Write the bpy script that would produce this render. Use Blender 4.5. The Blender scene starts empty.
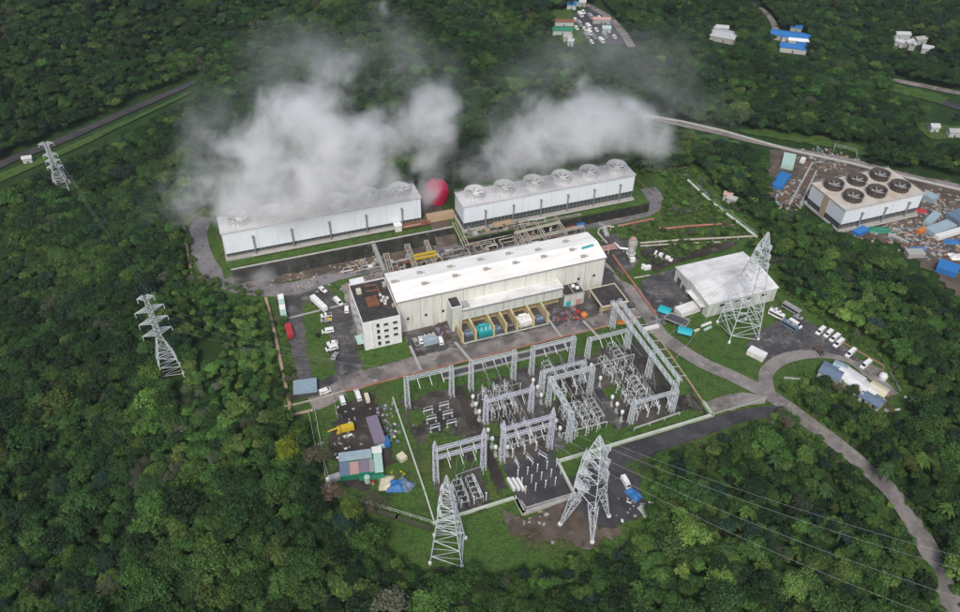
import bpy, bmesh, math, random
import numpy as np
from mathutils import Vector, Matrix, noise as mnoise
random.seed(7); rng = np.random.default_rng(11)
R = math.radians
# ------------------------------------------------------------------ scene, camera, light
sc = bpy.context.scene
COL = sc.collection
F, TH, RO, HC = 780.0, R(41.0), 0.02, 225.0          # focal length in photo pixels, pitch, roll, camera height
cam_d = bpy.data.cameras.new('camera'); cam = bpy.data.objects.new('camera', cam_d); COL.objects.link(cam)
cam_d.sensor_width = 36.0; cam_d.lens = 36.0 * F / 960.0; cam_d.clip_start = 1.0; cam_d.clip_end = 20000
c_, s_ = math.cos(TH), math.sin(TH)
fwd = Vector((0, c_, -s_)); rt0 = Vector((1, 0, 0)); up0 = Vector((0, s_, c_))
# a point at camera (right, up) projects rotated by RO clockwise in the picture
right = rt0 * math.cos(RO) + up0 * math.sin(RO)
up = up0 * math.cos(RO) - rt0 * math.sin(RO)
cam.matrix_world = Matrix(((right.x, up.x, -fwd.x, 0), (right.y, up.y, -fwd.y, 0), (right.z, up.z, -fwd.z, HC), (0, 0, 0, 1)))
sc.camera = cam
w = bpy.data.worlds.new('World'); sc.world = w; w.use_nodes = True
nt = w.node_tree; nt.nodes.clear()
sky = nt.nodes.new('ShaderNodeTexSky'); sky.sky_type = 'NISHITA'; sky.sun_disc = False
SUN_EL, SUN_AZ = R(50), R(188)                       # azimuth clockwise from +Y: the light comes from behind-left of the camera
sky.sun_elevation = SUN_EL; sky.sun_rotation = SUN_AZ; sky.air_density = 1.0; sky.dust_density = 3.5; sky.ozone_density = 1.0
bg = nt.nodes.new('ShaderNodeBackground'); bg.inputs['Strength'].default_value = 0.10
wo = nt.nodes.new('ShaderNodeOutputWorld')
nt.links.new(sky.outputs[0], bg.inputs[0]); nt.links.new(bg.outputs[0], wo.inputs[0])
sl = bpy.data.lights.new('sun', 'SUN'); sl.energy = 1.5; sl.angle = R(10); sl.color = (1.0, 0.97, 0.92)
so = bpy.data.objects.new('sun', sl); COL.objects.link(so)
sd = Vector((math.sin(SUN_AZ) * math.cos(SUN_EL), math.cos(SUN_AZ) * math.cos(SUN_EL), math.sin(SUN_EL)))
so.rotation_euler = sd.to_track_quat('Z', 'Y').to_euler()
sc.view_settings.view_transform = 'Standard'; sc.view_settings.look = 'None'
sc.view_settings.exposure = 0.4; sc.view_settings.gamma = 1.0; sc.view_settings.use_curve_mapping = False
sc.render.engine = 'CYCLES'
cy = sc.cycles
cy.max_bounces = 10; cy.diffuse_bounces = 3; cy.glossy_bounces = 2; cy.transmission_bounces = 3; cy.transparent_max_bounces = 6
cy.volume_bounces = 8; cy.volume_step_rate = 1.0; cy.volume_max_steps = 128
cy.use_adaptive_sampling = True; cy.adaptive_threshold = 0.01; cy.use_denoising = True

# ------------------------------------------------------------------ photo pixel <-> place
def ray(px, py):
    x, y = px - 480.0, py - 306.0
    x, y = x * math.cos(RO) + y * math.sin(RO), -x * math.sin(RO) + y * math.cos(RO)
    x /= F; y /= F
    return (x, c_ - y * s_, -s_ - y * c_)
def P(px, py, z=0.0):
    d = ray(px, py); t = (z - HC) / d[2]
    return Vector((d[0] * t, d[1] * t, z))
def proj(x, y, z):
    z = z - HC
    zc = y * c_ - z * s_; yc = -(y * s_ + z * c_)
    X, Y = F * x / zc, F * yc / zc
    return 480 + X * math.cos(RO) - Y * math.sin(RO), 306 + X * math.sin(RO) + Y * math.cos(RO)
AZ = R(20.5)                                          # the plant's long axis
CA, SA = math.cos(AZ), math.sin(AZ)
def W(u, v, z=0.0): return Vector((u * CA - v * SA, u * SA + v * CA, z))
def UV(p): return (p[0] * CA + p[1] * SA, -p[0] * SA + p[1] * CA)
def top_h(b, py):
    lo, hi = 3.0, 90.0
    for _ in range(40):
        m = (lo + hi) / 2
        if proj(b[0], b[1], b[2] + m)[1] > py: lo = m
        else: hi = m
    return lo

# ------------------------------------------------------------------ terrain
def in_poly(X, Y, poly):
    X = np.asarray(X, float); Y = np.asarray(Y, float); ins = np.zeros(X.shape, bool); n = len(poly)
    for i in range(n):
        x1, y1 = poly[i]; x2, y2 = poly[(i + 1) % n]
        if y1 == y2: continue
        c = ((y1 > Y) != (y2 > Y)) & (X < (x2 - x1) * (Y - y1) / (y2 - y1) + x1)
        ins ^= c
    return ins
def dist_poly(X, Y, poly, closed=True):
    D = np.full(X.shape, 1e9); n = len(poly)
    for i in range(n if closed else n - 1):
        ax, ay = poly[i]; bx, by = poly[(i + 1) % n]
        dx, dy = bx - ax, by - ay; L = dx * dx + dy * dy + 1e-9
        t = np.clip(((X - ax) * dx + (Y - ay) * dy) / L, 0, 1)
        D = np.minimum(D, np.hypot(X - ax - t * dx, Y - ay - t * dy))
    return D
def px_poly(pts, z=0.0): return [tuple(P(x, y, z)[:2]) for x, y in pts]
PLANT = [(170, 205), (182, 292), (250, 310), (278, 420), (300, 520), (385, 590), (560, 600), (700, 560), (800, 450), (905, 445), (925, 395), (860, 300),
         (960, 330), (1010, 240), (960, 150), (760, 120), (700, 150), (620, 120), (430, 130), (230, 160)]
GX0, GX1, GY0, GY1, GS = -720, 720, -80, 1240, 6.0
gx = np.arange(GX0, GX1 + 1, GS); gy = np.arange(GY0, GY1 + 1, GS)
MX, MY = np.meshgrid(gx, gy)
pw = px_poly(PLANT)
dd = np.where(in_poly(MX, MY, pw), 0.0, dist_poly(MX, MY, pw))
for fl in ([(540, -5), (645, -5), (650, 60), (540, 60)], [(870, 70), (1010, 70), (1010, 150), (890, 150)], [(690, 20), (830, 10), (830, 65), (690, 60)], [(880, 25), (945, 25), (945, 65), (880, 65)]):
    fp = px_poly(fl); dd = np.minimum(dd, np.where(in_poly(MX, MY, fp), 0.0, dist_poly(MX, MY, fp)))
ramp = np.clip(dd / 60.0, 0, 1); ramp = ramp * ramp * (3 - 2 * ramp)
NZ = np.array([[mnoise.noise(Vector((x / 150.0, y / 150.0, 3.1))) * 11 + mnoise.noise(Vector((x / 55.0, y / 55.0, 8.7))) * 5 for x in gx] for y in gy])
def sst(x): x = np.clip(x, 0, 1); return x * x * (3 - 2 * x)
low = -22 * sst((-110 - MX) / 120)
va, vb = P(-60, 190, -22), P(200, 80, -22)            # the valley road at the far left
vn = np.array([-(vb.y - va.y), vb.x - va.x]); vn /= np.hypot(*vn)
wd = (MX - va.x) * vn[0] + (MY - va.y) * vn[1]
nearroad = np.exp(-(wd / 22.0) ** 2) * (MX < -60)
hill = 0.38 * np.maximum(0, wd - 9) * sst((-40 - MX) / 140)
east = -10 * sst((MX - 175) / 90) * sst((330 - MY) / 80)
HG = ramp * (NZ * (1 - 0.85 * nearroad) + low + np.minimum(hill, 130) + east)
def hgt(x, y):
    fx = np.clip((np.asarray(x, float) - GX0) / GS, 0, len(gx) - 1.001); fy = np.clip((np.asarray(y, float) - GY0) / GS, 0, len(gy) - 1.001)
    i = fx.astype(int); j = fy.astype(int); a = fx - i; b = fy - j
    return (HG[j, i] * (1 - a) + HG[j, i + 1] * a) * (1 - b) + (HG[j + 1, i] * (1 - a) + HG[j + 1, i + 1] * a) * b
def T(px, py):
    d = ray(px, py); t = 60.0; prev = t
    while t < 2500:
        x, y, z = d[0] * t, d[1] * t, HC + d[2] * t
        if z <= float(hgt(x, y)): break
        prev = t; t += 3.0
    for _ in range(14):
        m = (prev + t) / 2
        if HC + d[2] * m <= float(hgt(d[0] * m, d[1] * m)): t = m
        else: prev = m
    x, y = d[0] * t, d[1] * t
    return Vector((x, y, float(hgt(x, y))))

# ------------------------------------------------------------------ materials
MATS = {}
def new_mat(name):
    m = bpy.data.materials.new(name); m.use_nodes = True; n = m.node_tree; n.nodes.clear()
    o = n.nodes.new('ShaderNodeOutputMaterial'); b = n.nodes.new('ShaderNodeBsdfPrincipled')
    n.links.new(b.outputs[0], o.inputs[0]); MATS[name] = m
    return m, n, b
def noise_node(n, scale, detail=4, coord='Object', stretch=None, rough=0.6):
    tc = n.nodes.new('ShaderNodeTexCoord'); t = n.nodes.new('ShaderNodeTexNoise')
    t.inputs['Scale'].default_value = scale; t.inputs['Detail'].default_value = detail; t.inputs['Roughness'].default_value = rough
    src = tc.outputs[coord]
    if stretch:
        mp = n.nodes.new('ShaderNodeMapping'); mp.inputs['Scale'].default_value = stretch
        n.links.new(src, mp.inputs[0]); src = mp.outputs[0]
    n.links.new(src, t.inputs[0]); return t.outputs[0]
def remap(n, src, lo, hi):
    r = n.nodes.new('ShaderNodeMapRange'); r.inputs[1].default_value = lo; r.inputs[2].default_value = hi; n.links.new(src, r.inputs[0]); return r.outputs[0]
def mix(n, fac, a, b):
    x = n.nodes.new('ShaderNodeMix'); x.data_type = 'RGBA'
    if hasattr(fac, 'node'): n.links.new(fac, x.inputs[0])
    else: x.inputs[0].default_value = fac
    for v, k in ((a, 6), (b, 7)):
        if hasattr(v, 'node'): n.links.new(v, x.inputs[k])
        else: x.inputs[k].default_value = (*v, 1)
    return x.outputs[2]
def solid(name, col, rough=0.6, metal=0.0, dirt=0.25, scale=1.2, dcol=None, stretch=None):
    """plain paint, metal or concrete with worn patches"""
    if name in MATS: return MATS[name]
    m, n, b = new_mat(name)
    f = remap(n, noise_node(n, scale, 5, stretch=stretch), 0.42, 0.72)
    k = dcol or tuple(c * 0.55 for c in col)
    mm = n.nodes.new('ShaderNodeMath'); mm.operation = 'MULTIPLY'; mm.inputs[1].default_value = dirt; n.links.new(f, mm.inputs[0])
    n.links.new(mix(n, mm.outputs[0], col, k), b.inputs['Base Color'])
    b.inputs['Roughness'].default_value = rough; b.inputs['Metallic'].default_value = metal
    return m
def blotch(name, cols, scales, rough=0.9, coord='Object', bump=0.0, lims=None):
    """ground surfaces: cols[0] overlaid by cols[i] through noise of scales[i]"""
    m, n, b = new_mat(name); c = cols[0]
    for i, (k, s) in enumerate(zip(cols[1:], scales)):
        lo, hi = (lims[i] if lims else (0.45, 0.65))
        tc = noise_node(n, s, 5, coord, stretch=(1, 1 + 0.13 * i, 1), rough=0.65)
        c = mix(n, remap(n, tc, lo, hi), c, k)
    n.links.new(c if hasattr(c, 'node') else mix(n, 0.0, c, c), b.inputs['Base Color'])
    b.inputs['Roughness'].default_value = rough; b.inputs['Specular IOR Level'].default_value = 0.2 if rough > 0.6 else 0.5
    if bump:
        bp = n.nodes.new('ShaderNodeBump'); bp.inputs['Strength'].default_value = bump; bp.inputs['Distance'].default_value = 0.5
        n.links.new(noise_node(n, 1.3, 4, coord), bp.inputs['Height']); n.links.new(bp.outputs[0], b.inputs['Normal'])
    return m
blotch('grass', [(0.058, 0.13, 0.022), (0.08, 0.15, 0.03), (0.1, 0.118, 0.036), (0.036, 0.075, 0.019), (0.09, 0.08, 0.048), (0.04, 0.066, 0.02)], [0.05, 0.035, 0.22, 0.05, 0.9], bump=0.5,
       lims=[(0.4, 0.6), (0.5, 0.66), (0.5, 0.66), (0.6, 0.72), (0.46, 0.62)])
blotch('forest_floor', [(0.02, 0.045, 0.012), (0.03, 0.07, 0.015)], [0.1])
blotch('asphalt', [(0.11, 0.103, 0.1), (0.042, 0.039, 0.04), (0.21, 0.19, 0.178), (0.05, 0.047, 0.045)], [0.06, 0.12, 0.6], rough=0.5, lims=[(0.42, 0.6), (0.52, 0.66), (0.5, 0.62)])
blotch('wet_asphalt', [(0.22, 0.207, 0.21), (0.13, 0.122, 0.122), (0.31, 0.29, 0.285), (0.05, 0.047, 0.045)], [0.06, 0.12, 0.4], rough=0.45, lims=[(0.42, 0.6), (0.56, 0.7), (0.56, 0.68)])
blotch('worn_concrete', [(0.27, 0.24, 0.225), (0.13, 0.118, 0.11), (0.36, 0.33, 0.3), (0.06, 0.054, 0.05)], [0.09, 0.14, 0.3], lims=[(0.42, 0.6), (0.55, 0.7), (0.6, 0.72)])
blotch('road', [(0.26, 0.238, 0.222), (0.16, 0.146, 0.137), (0.34, 0.315, 0.29), (0.07, 0.062, 0.058)], [0.08, 0.25, 0.45], lims=[(0.42, 0.6), (0.55, 0.7), (0.6, 0.75)])
blotch('dark_road', [(0.07, 0.068, 0.072), (0.045, 0.042, 0.045), (0.11, 0.1, 0.1)], [0.1, 0.3], lims=[(0.42, 0.6), (0.56, 0.7)])
blotch('yard_gravel', [(0.088, 0.078, 0.066), (0.034, 0.03, 0.027), (0.13, 0.118, 0.104), (0.035, 0.055, 0.018), (0.15, 0.14, 0.13)], [0.07, 0.3, 0.06, 1.1], lims=[(0.42, 0.6), (0.52, 0.66), (0.56, 0.66), (0.6, 0.7)])
blotch('dirt', [(0.135, 0.105, 0.082), (0.08, 0.062, 0.05), (0.19, 0.165, 0.145), (0.05, 0.04, 0.033)], [0.08, 0.2, 0.3], lims=[(0.42, 0.6), (0.55, 0.7), (0.58, 0.7)])
blotch('dark_dirt', [(0.062, 0.052, 0.046), (0.035, 0.03, 0.027), (0.12, 0.105, 0.09)], [0.09, 0.2], lims=[(0.42, 0.6), (0.58, 0.7)])
blotch('stained_wall', [(0.045, 0.045, 0.04), (0.02, 0.02, 0.018), (0.1, 0.098, 0.088), (0.03, 0.045, 0.015)], [0.12, 0.4, 0.2], lims=[(0.4, 0.6), (0.56, 0.72), (0.6, 0.7)])
solid('pale_deck', (0.58, 0.54, 0.47), 0.8, dirt=0.7, scale=0.15, dcol=(0.36, 0.24, 0.16))
solid('dark_cowl', (0.085, 0.07, 0.062), 0.85, dirt=0.4)
solid('mossy', (0.06, 0.075, 0.035), 0.95, dirt=0.6, scale=0.5)
solid('white_paint', (0.84, 0.84, 0.83), 0.45, dirt=0.3, scale=0.5, dcol=(0.4, 0.38, 0.33))
solid('white_clad', (0.62, 0.66, 0.69), 0.5, dirt=0.3, scale=0.12, dcol=(0.45, 0.49, 0.52), stretch=(3, 3, 0.4))
solid('louver', (0.06, 0.075, 0.085), 0.7, dirt=0.5, scale=0.8, stretch=(2, 2, .3))
solid('deck', (0.58, 0.57, 0.58), 0.8, dirt=0.6, scale=0.1, dcol=(0.25, 0.25, 0.25))
solid('cowl', (0.62, 0.63, 0.63), 0.6, dirt=0.4)
solid('roof_white', (0.93, 0.92, 0.88), 0.5, dirt=0.6, scale=0.16, dcol=(0.66, 0.62, 0.52), stretch=(0.5, 2.5, 1))
solid('shed_roof', (0.8, 0.79, 0.77), 0.5, dirt=0.6, scale=0.16, dcol=(0.42, 0.38, 0.33), stretch=(1, 1.6, 1))
solid('galv', (0.66, 0.7, 0.72), 0.5, 0.1, dirt=0.35, scale=0.6, dcol=(0.3, 0.33, 0.34))
solid('galv_lilac', (0.7, 0.7, 0.78), 0.5, 0.1, dirt=0.25, scale=0.6)
solid('dull_steel', (0.3, 0.3, 0.29), 0.6, 0.3, dirt=0.5, scale=0.6)
solid('porcelain', (0.75, 0.75, 0.72), 0.25, dirt=0.1)
solid('brown_porcelain', (0.12, 0.06, 0.045), 0.3)
solid('dark_roof', (0.032, 0.029, 0.029), 0.85, dirt=0.8, scale=0.35, dcol=(0.09, 0.078, 0.068))
solid('glass', (0.02, 0.025, 0.03), 0.15, dirt=0)
solid('rubber', (0.02, 0.02, 0.02), 0.9, dirt=0)
solid('yellow_wall', (0.62, 0.51, 0.28), 0.7, dirt=0.7, scale=0.4, dcol=(0.34, 0.27, 0.14), stretch=(1, 1, .3))
solid('yellow', (0.6, 0.42, 0.02), 0.5); solid('teal', (0.03, 0.38, 0.42), 0.5, dirt=0.3); solid('turquoise', (0.02, 0.42, 0.48), 0.6, dirt=0.3)
solid('red', (0.45, 0.03, 0.04), 0.5); solid('crimson', (0.85, 0.02, 0.12), 0.5, dirt=0.15); solid('blue', (0.03, 0.16, 0.42), 0.55); solid('bright_blue', (0.03, 0.18, 0.48), 0.55, dirt=0.2)
solid('slate_blue', (0.14, 0.2, 0.28), 0.6, dirt=0.4, scale=0.6); solid('grey', (0.3, 0.3, 0.3), 0.6); solid('dark_grey', (0.08, 0.08, 0.085), 0.6)
solid('silver', (0.45, 0.46, 0.47), 0.35, 0.3); solid('tan', (0.42, 0.31, 0.2), 0.8, dirt=0.5, scale=0.4); solid('cream_pipe', (0.44, 0.4, 0.33), 0.6, dirt=0.5, scale=0.3)
solid('rust', (0.22, 0.09, 0.05), 0.85, dirt=0.6); solid('red_pipe', (0.36, 0.13, 0.1), 0.7, dirt=0.5, scale=0.2, dcol=(0.45, 0.36, 0.3))
solid('concrete', (0.4, 0.39, 0.36), 0.85, dirt=0.5, scale=0.4); solid('pale_wall', (0.52, 0.56, 0.47), 0.8, dirt=0.5, scale=0.35, dcol=(0.3, 0.36, 0.24))
solid('green_sheet', (0.02, 0.2, 0.12), 0.6); solid('mint', (0.42, 0.6, 0.52), 0.6, dirt=0.4); solid('pale_blue', (0.32, 0.42, 0.47), 0.6, dirt=0.5, scale=.5)
solid('pink_sheet', (0.5, 0.3, 0.26), 0.7, dirt=0.4); solid('cream', (0.66, 0.6, 0.42), 0.6, dirt=0.3); solid('mauve', (0.22, 0.18, 0.24), 0.7, dirt=0.4); solid('orange', (0.6, 0.2, 0.04), .6)
solid('wood', (0.2, 0.13, 0.08), 0.9, dirt=0.5); solid('brown', (0.1, 0.07, 0.055), 0.9, dirt=0.5); solid('wire', (0.45, 0.46, 0.46), 0.5, 0.3, dirt=0); solid('bark', (0.09, 0.07, 0.05), 0.95)
solid('far_white', (0.5, 0.52, 0.52), 0.6, dirt=0.3)
def panel_mat(name, col, seam, step, stain, axis=0):
    """wall cladding: panel joints every `step` metres and stains of its own shape near the foot and along the joints"""
    m, n, b = new_mat(name)
    tc = n.nodes.new('ShaderNodeTexCoord'); sx = n.nodes.new('ShaderNodeSeparateXYZ'); n.links.new(tc.outputs['Object'], sx.inputs[0])
    a = n.nodes.new('ShaderNodeMath'); a.operation = 'FRACT'
    d = n.nodes.new('ShaderNodeMath'); d.operation = 'DIVIDE'; d.inputs[1].default_value = step; n.links.new(sx.outputs[axis], d.inputs[0]); n.links.new(d.outputs[0], a.inputs[0])
    l = n.nodes.new('ShaderNodeMath'); l.operation = 'LESS_THAN'; l.inputs[1].default_value = 0.22 / step; n.links.new(a.outputs[0], l.inputs[0])
    st = remap(n, noise_node(n, 0.25, 5, stretch=(2.2, 2.2, 0.35)), 0.45, 0.75)
    zz = n.nodes.new('ShaderNodeMapRange'); zz.inputs[1].default_value = 0; zz.inputs[2].default_value = 9; zz.inputs[3].default_value = 0.9; zz.inputs[4].default_value = 0.35; n.links.new(sx.outputs[2], zz.inputs[0])
    mm = n.nodes.new('ShaderNodeMath'); mm.operation = 'MULTIPLY'; n.links.new(st, mm.inputs[0]); n.links.new(zz.outputs[0], mm.inputs[1])
    c = mix(n, mm.outputs[0], col, stain)
    n.links.new(mix(n, l.outputs[0], c, seam), b.inputs['Base Color']); b.inputs['Roughness'].default_value = 0.6
    return m
panel_mat('hall_wall', (0.72, 0.72, 0.66), (0.3, 0.32, 0.28), 9.45, (0.3, 0.28, 0.17))
panel_mat('annex_wall', (0.6, 0.63, 0.58), (0.12, 0.16, 0.14), 9.3, (0.28, 0.28, 0.2))
panel_mat('casing', (0.78, 0.83, 0.87), (0.55, 0.6, 0.63), 15.1, (0.62, 0.67, 0.7))
# leaves: the tint comes from the tree (instance attribute or the tree's own property)
m, n, b = new_mat('leaves')
at = n.nodes.new('ShaderNodeAttribute'); at.attribute_type = 'INSTANCER'; at.attribute_name = 'tint'
a2 = n.nodes.new('ShaderNodeAttribute'); a2.attribute_type = 'GEOMETRY'; a2.attribute_name = 'tone'
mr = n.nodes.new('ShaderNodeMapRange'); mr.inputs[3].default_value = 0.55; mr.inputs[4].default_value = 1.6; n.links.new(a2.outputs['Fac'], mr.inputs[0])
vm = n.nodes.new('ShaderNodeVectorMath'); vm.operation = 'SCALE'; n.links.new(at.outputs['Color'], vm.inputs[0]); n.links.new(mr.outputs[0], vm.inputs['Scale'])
n.links.new(vm.outputs[0], b.inputs['Base Color']); b.inputs['Roughness'].default_value = 0.65; b.inputs['Specular IOR Level'].default_value = 0.25
o = [x for x in n.nodes if x.type == 'OUTPUT_MATERIAL'][0]
tl = n.nodes.new('ShaderNodeBsdfTranslucent'); n.links.new(vm.outputs[0], tl.inputs[0]); ms = n.nodes.new('ShaderNodeMixShader'); ms.inputs[0].default_value = 0.25
n.links.new(b.outputs[0], ms.inputs[1]); n.links.new(tl.outputs[0], ms.inputs[2]); n.links.new(ms.outputs[0], o.inputs[0])
M = MATS

# ------------------------------------------------------------------ mesh helpers
class MB:
    def __init__(s): s.v = []; s.f = []; s.m = []
    def add(s, vs, fs, m=0):
        k = len(s.v); s.v += [tuple(p) for p in vs]; s.f += [tuple(i + k for i in f) for f in fs]; s.m += [m] * len(fs); return s
    def box(s, x0, x1, y0, y1, z0, z1, m=0, tx=0.0, ty=0.0, rz=0.0, c=(0, 0)):
        vs = [(x0, y0, z0), (x1, y0, z0), (x1, y1, z0), (x0, y1, z0), (x0 + tx, y0 + ty, z1), (x1 - tx, y0 + ty, z1), (x1 - tx, y1 - ty, z1), (x0 + tx, y1 - ty, z1)]
        if rz:
            a, b = math.cos(rz), math.sin(rz); vs = [(c[0] + (x - c[0]) * a - (y - c[1]) * b, c[1] + (x - c[0]) * b + (y - c[1]) * a, z) for x, y, z in vs]
        return s.add(vs, [(0, 3, 2, 1), (4, 5, 6, 7), (0, 1, 5, 4), (1, 2, 6, 5), (2, 3, 7, 6), (3, 0, 4, 7)], m)
    def tube(s, p, q, r, n=4, r2=None, m=0, cap=True):
        p, q = Vector(p), Vector(q); d = q - p
        if d.length < 1e-6: return s
        d.normalize(); a = d.cross(Vector((0, 0, 1)))
        if a.length < 0.05: a = d.cross(Vector((1, 0, 0)))
        a.normalize(); b = d.cross(a); r2 = r if r2 is None else r2
        vs = []
        for c, rr in ((p, r), (q, r2)):
            for i in range(n):
                t = 2 * math.pi * (i + 0.5) / n; vs.append(c + a * math.cos(t) * rr + b * math.sin(t) * rr)
        fs = [(i, (i + 1) % n, n + (i + 1) % n, n + i) for i in range(n)]
        if cap: fs += [tuple(range(n - 1, -1, -1)), tuple(range(n, 2 * n))]
        return s.add(vs, fs, m)
    def path(s, pts, r, n=6, m=0):
        for a, b in zip(pts, pts[1:]): s.tube(a, b, r, n, m=m)
        return s
    def lathe(s, prof, c=(0, 0, 0), n=16, m=0):
        vs = []; k = len(prof)
        for r, z in prof:
            for i in range(n):
                t = 2 * math.pi * i / n; vs.append((c[0] + r * math.cos(t), c[1] + r * math.sin(t), c[2] + z))
        fs = [(j * n + i, j * n + (i + 1) % n, (j + 1) * n + (i + 1) % n, (j + 1) * n + i) for j in range(k - 1) for i in range(n)]
        return s.add(vs, fs, m)
    def prism(s, poly, z0, z1, m=0, m_top=None):
        n = len(poly); a = sum(poly[i][0] * poly[(i + 1) % n][1] - poly[(i + 1) % n][0] * poly[i][1] for i in range(n))
        if a < 0: poly = poly[::-1]
        vs = [(x, y, z0) for x, y in poly] + [(x, y, z1) for x, y in poly]
        s.add(vs, [(i, (i + 1) % n, n + (i + 1) % n, n + i) for i in range(n)] + [tuple(range(n - 1, -1, -1))], m)
        return s.add(vs[n:], [tuple(range(n))], m if m_top is None else m_top)
    def profile(s, prof, y0, y1, ins=0.0, zi=1e9, m=0):
        """closed side profile (x, z) swept across y, its points above zi drawn in by ins"""
        n = len(prof); f = lambda x, y, z: (x, y + (ins if z > zi else 0) * (1 if y == y0 else -1), z)
        vs = [f(x, y0, z) for x, z in prof] + [f(x, y1, z) for x, z in prof]
        return s.add(vs, [(i, (i + 1) % n, n + (i + 1) % n, n + i) for i in range(n)] + [tuple(range(n - 1, -1, -1)), tuple(range(n, 2 * n))], m)
    def mesh(s, name, mats):
        me = bpy.data.meshes.new(name); me.from_pydata(s.v, [], s.f)
        for x in (mats if isinstance(mats, (list, tuple)) else [mats]): me.materials.append(M[x])
        if any(s.m): me.polygons.foreach_set('material_index', s.m)
        bm = bmesh.new(); bm.from_mesh(me); bmesh.ops.recalc_face_normals(bm, faces=bm.faces[:]); bm.to_mesh(me); bm.free()
        return me
def link(name, data, parent=None, loc=(0, 0, 0), rz=0.0):
    o = bpy.data.objects.new(name, data); COL.objects.link(o); o.parent = parent; o.location = loc; o.rotation_euler = (0, 0, rz); return o
def part(name, mb, mats, parent, loc=(0, 0, 0), rz=0.0, label=None):
    o = link(name, mb.mesh(name, mats) if isinstance(mb, MB) else mb, parent, loc, rz)
    if label: o['label'] = label
    return o
def tag(o, label, cat, group=None):
    o['label'] = label; o['category'] = cat
    if group: o['group'] = group
    return o
def thing(name, label, cat, loc=(0, 0, 0), rz=0.0, group=None): return tag(link(name, None, None, loc, rz), label, cat, group)
def single(name, mb, mats, label, cat, loc=(0, 0, 0), rz=0.0, group=None): return tag(part(name, mb, mats, None, loc, rz), label, cat, group)
def structure(name, mb, mats):
    o = part(name, mb, mats, None); o['kind'] = 'structure'; return o
CH = {}
def kids(o): return [c for c in COL.objects if c.parent == o]
def dup(root, loc, rz, label=None, group=None):
    r = root.copy(); COL.objects.link(r); r.location = loc; r.rotation_euler = (0, 0, rz)
    if label: r['label'] = label
    if group: r['group'] = group
    if root.name not in CH: CH[root.name] = [(c, kids(c)) for c in kids(root)]
    for c, gs in CH[root.name]:
        k = c.copy(); COL.objects.link(k); k.parent = r
        for g in gs:
            h = g.copy(); COL.objects.link(h); h.parent = k
    return r

# ------------------------------------------------------------------ ground
def terrain():
    ny, nx = MX.shape
    vs = np.stack([MX.ravel(), MY.ravel(), HG.ravel()], 1).tolist()
    idx = np.arange(nx * ny).reshape(ny, nx)
    fs = np.stack([idx[:-1, :-1].ravel(), idx[:-1, 1:].ravel(), idx[1:, 1:].ravel(), idx[1:, :-1].ravel()], 1).tolist()
    ring = list(idx[0, :]) + list(idx[1:, -1]) + list(idx[-1, :-1][::-1]) + list(idx[1:-1, 0][::-1])
    k = len(vs); cx, cy2 = 0.0, 500.0
    for i in ring:
        x, y, z = vs[i]; d = math.hypot(x - cx, y - cy2); vs.append([cx + (x - cx) / d * 9000, cy2 + (y - cy2) / d * 9000, -40.0])
    n = len(ring)
    fs += [[ring[i], ring[(i + 1) % n], k + (i + 1) % n, k + i] for i in range(n)]
    me = bpy.data.meshes.new('ground'); me.from_pydata(vs, [], fs); me.materials.append(M['grass']); me.materials.append(M['forest_floor'])
    # forest soil wherever nothing is cleared
    cen = np.array([[vs[f[0]][0] + GS / 2, vs[f[0]][1] + GS / 2] for f in fs]); inside = in_poly(cen[:, 0], cen[:, 1], px_poly(LAWN))
    me.polygons.foreach_set('material_index', [0 if a else 1 for a in inside]); me.polygons.foreach_set('use_smooth', [True] * len(fs))
    bm = bmesh.new(); bm.from_mesh(me); bmesh.ops.recalc_face_normals(bm, faces=bm.faces[:]); bm.to_mesh(me); bm.free()
    o = link('ground', me); o['kind'] = 'structure'
LAWN = [(160, 195), (176, 292), (245, 315), (270, 420), (300, 530), (385, 600), (480, 605), (620, 590), (700, 560), (800, 450), (905, 445), (930, 400), (860, 300),
        (800, 260), (770, 200), (740, 140), (620, 120), (430, 130), (230, 160)]
terrain()
LEVEL = [0]
def rough_poly(pts, amp):
    out = []; n = len(pts)
    for i in range(n):
        a, b = Vector(pts[i]), Vector(pts[(i + 1) % n]); d = b - a; k = max(1, int(d.length / 1.1)); nn = Vector((-d.y, d.x)).normalized() if d.length else Vector((0, 0))
        for j in range(k):
            p = a + d * j / k; out.append(tuple(p + nn * (mnoise.noise(Vector((p.x * 0.22, p.y * 0.22, i))) * amp * 2.2 + mnoise.noise(Vector((p.x * 0.9, p.y * 0.9, i + 5.0))) * min(amp, 1.0) * 1.3)))
    return out
def sheet(name, poly, mat, amp=0.0, z=None):
    """a flat surface lying on the plateau; later sheets lie higher"""
    LEVEL[0] += 1; zz = 0.012 * LEVEL[0] if z is None else z
    poly = rough_poly(poly, amp) if amp else poly
    bm = bmesh.new(); vs = [bm.verts.new((x, y, zz)) for x, y in poly]; f = bm.faces.new(vs); f.normal_update()
    if f.normal.z < 0: f.normal_flip()
    bmesh.ops.triangulate(bm, faces=[f], quad_method='BEAUTY', ngon_method='EAR_CLIP')
    me = bpy.data.meshes.new(name); bm.to_mesh(me); bm.free(); me.materials.append(M[mat])
    o = link(name, me); o['kind'] = 'structure'; return o
def psheet(name, px, mat, amp=0.0): return sheet(name, px_poly(px), mat, amp)
def uvsheet(name, u0, u1, v0, v1, mat, amp=0.0): return sheet(name, [tuple(W(u, v)[:2]) for u, v in ((u0, v0), (u1, v0), (u1, v1), (u0, v1))], mat, amp)
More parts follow.
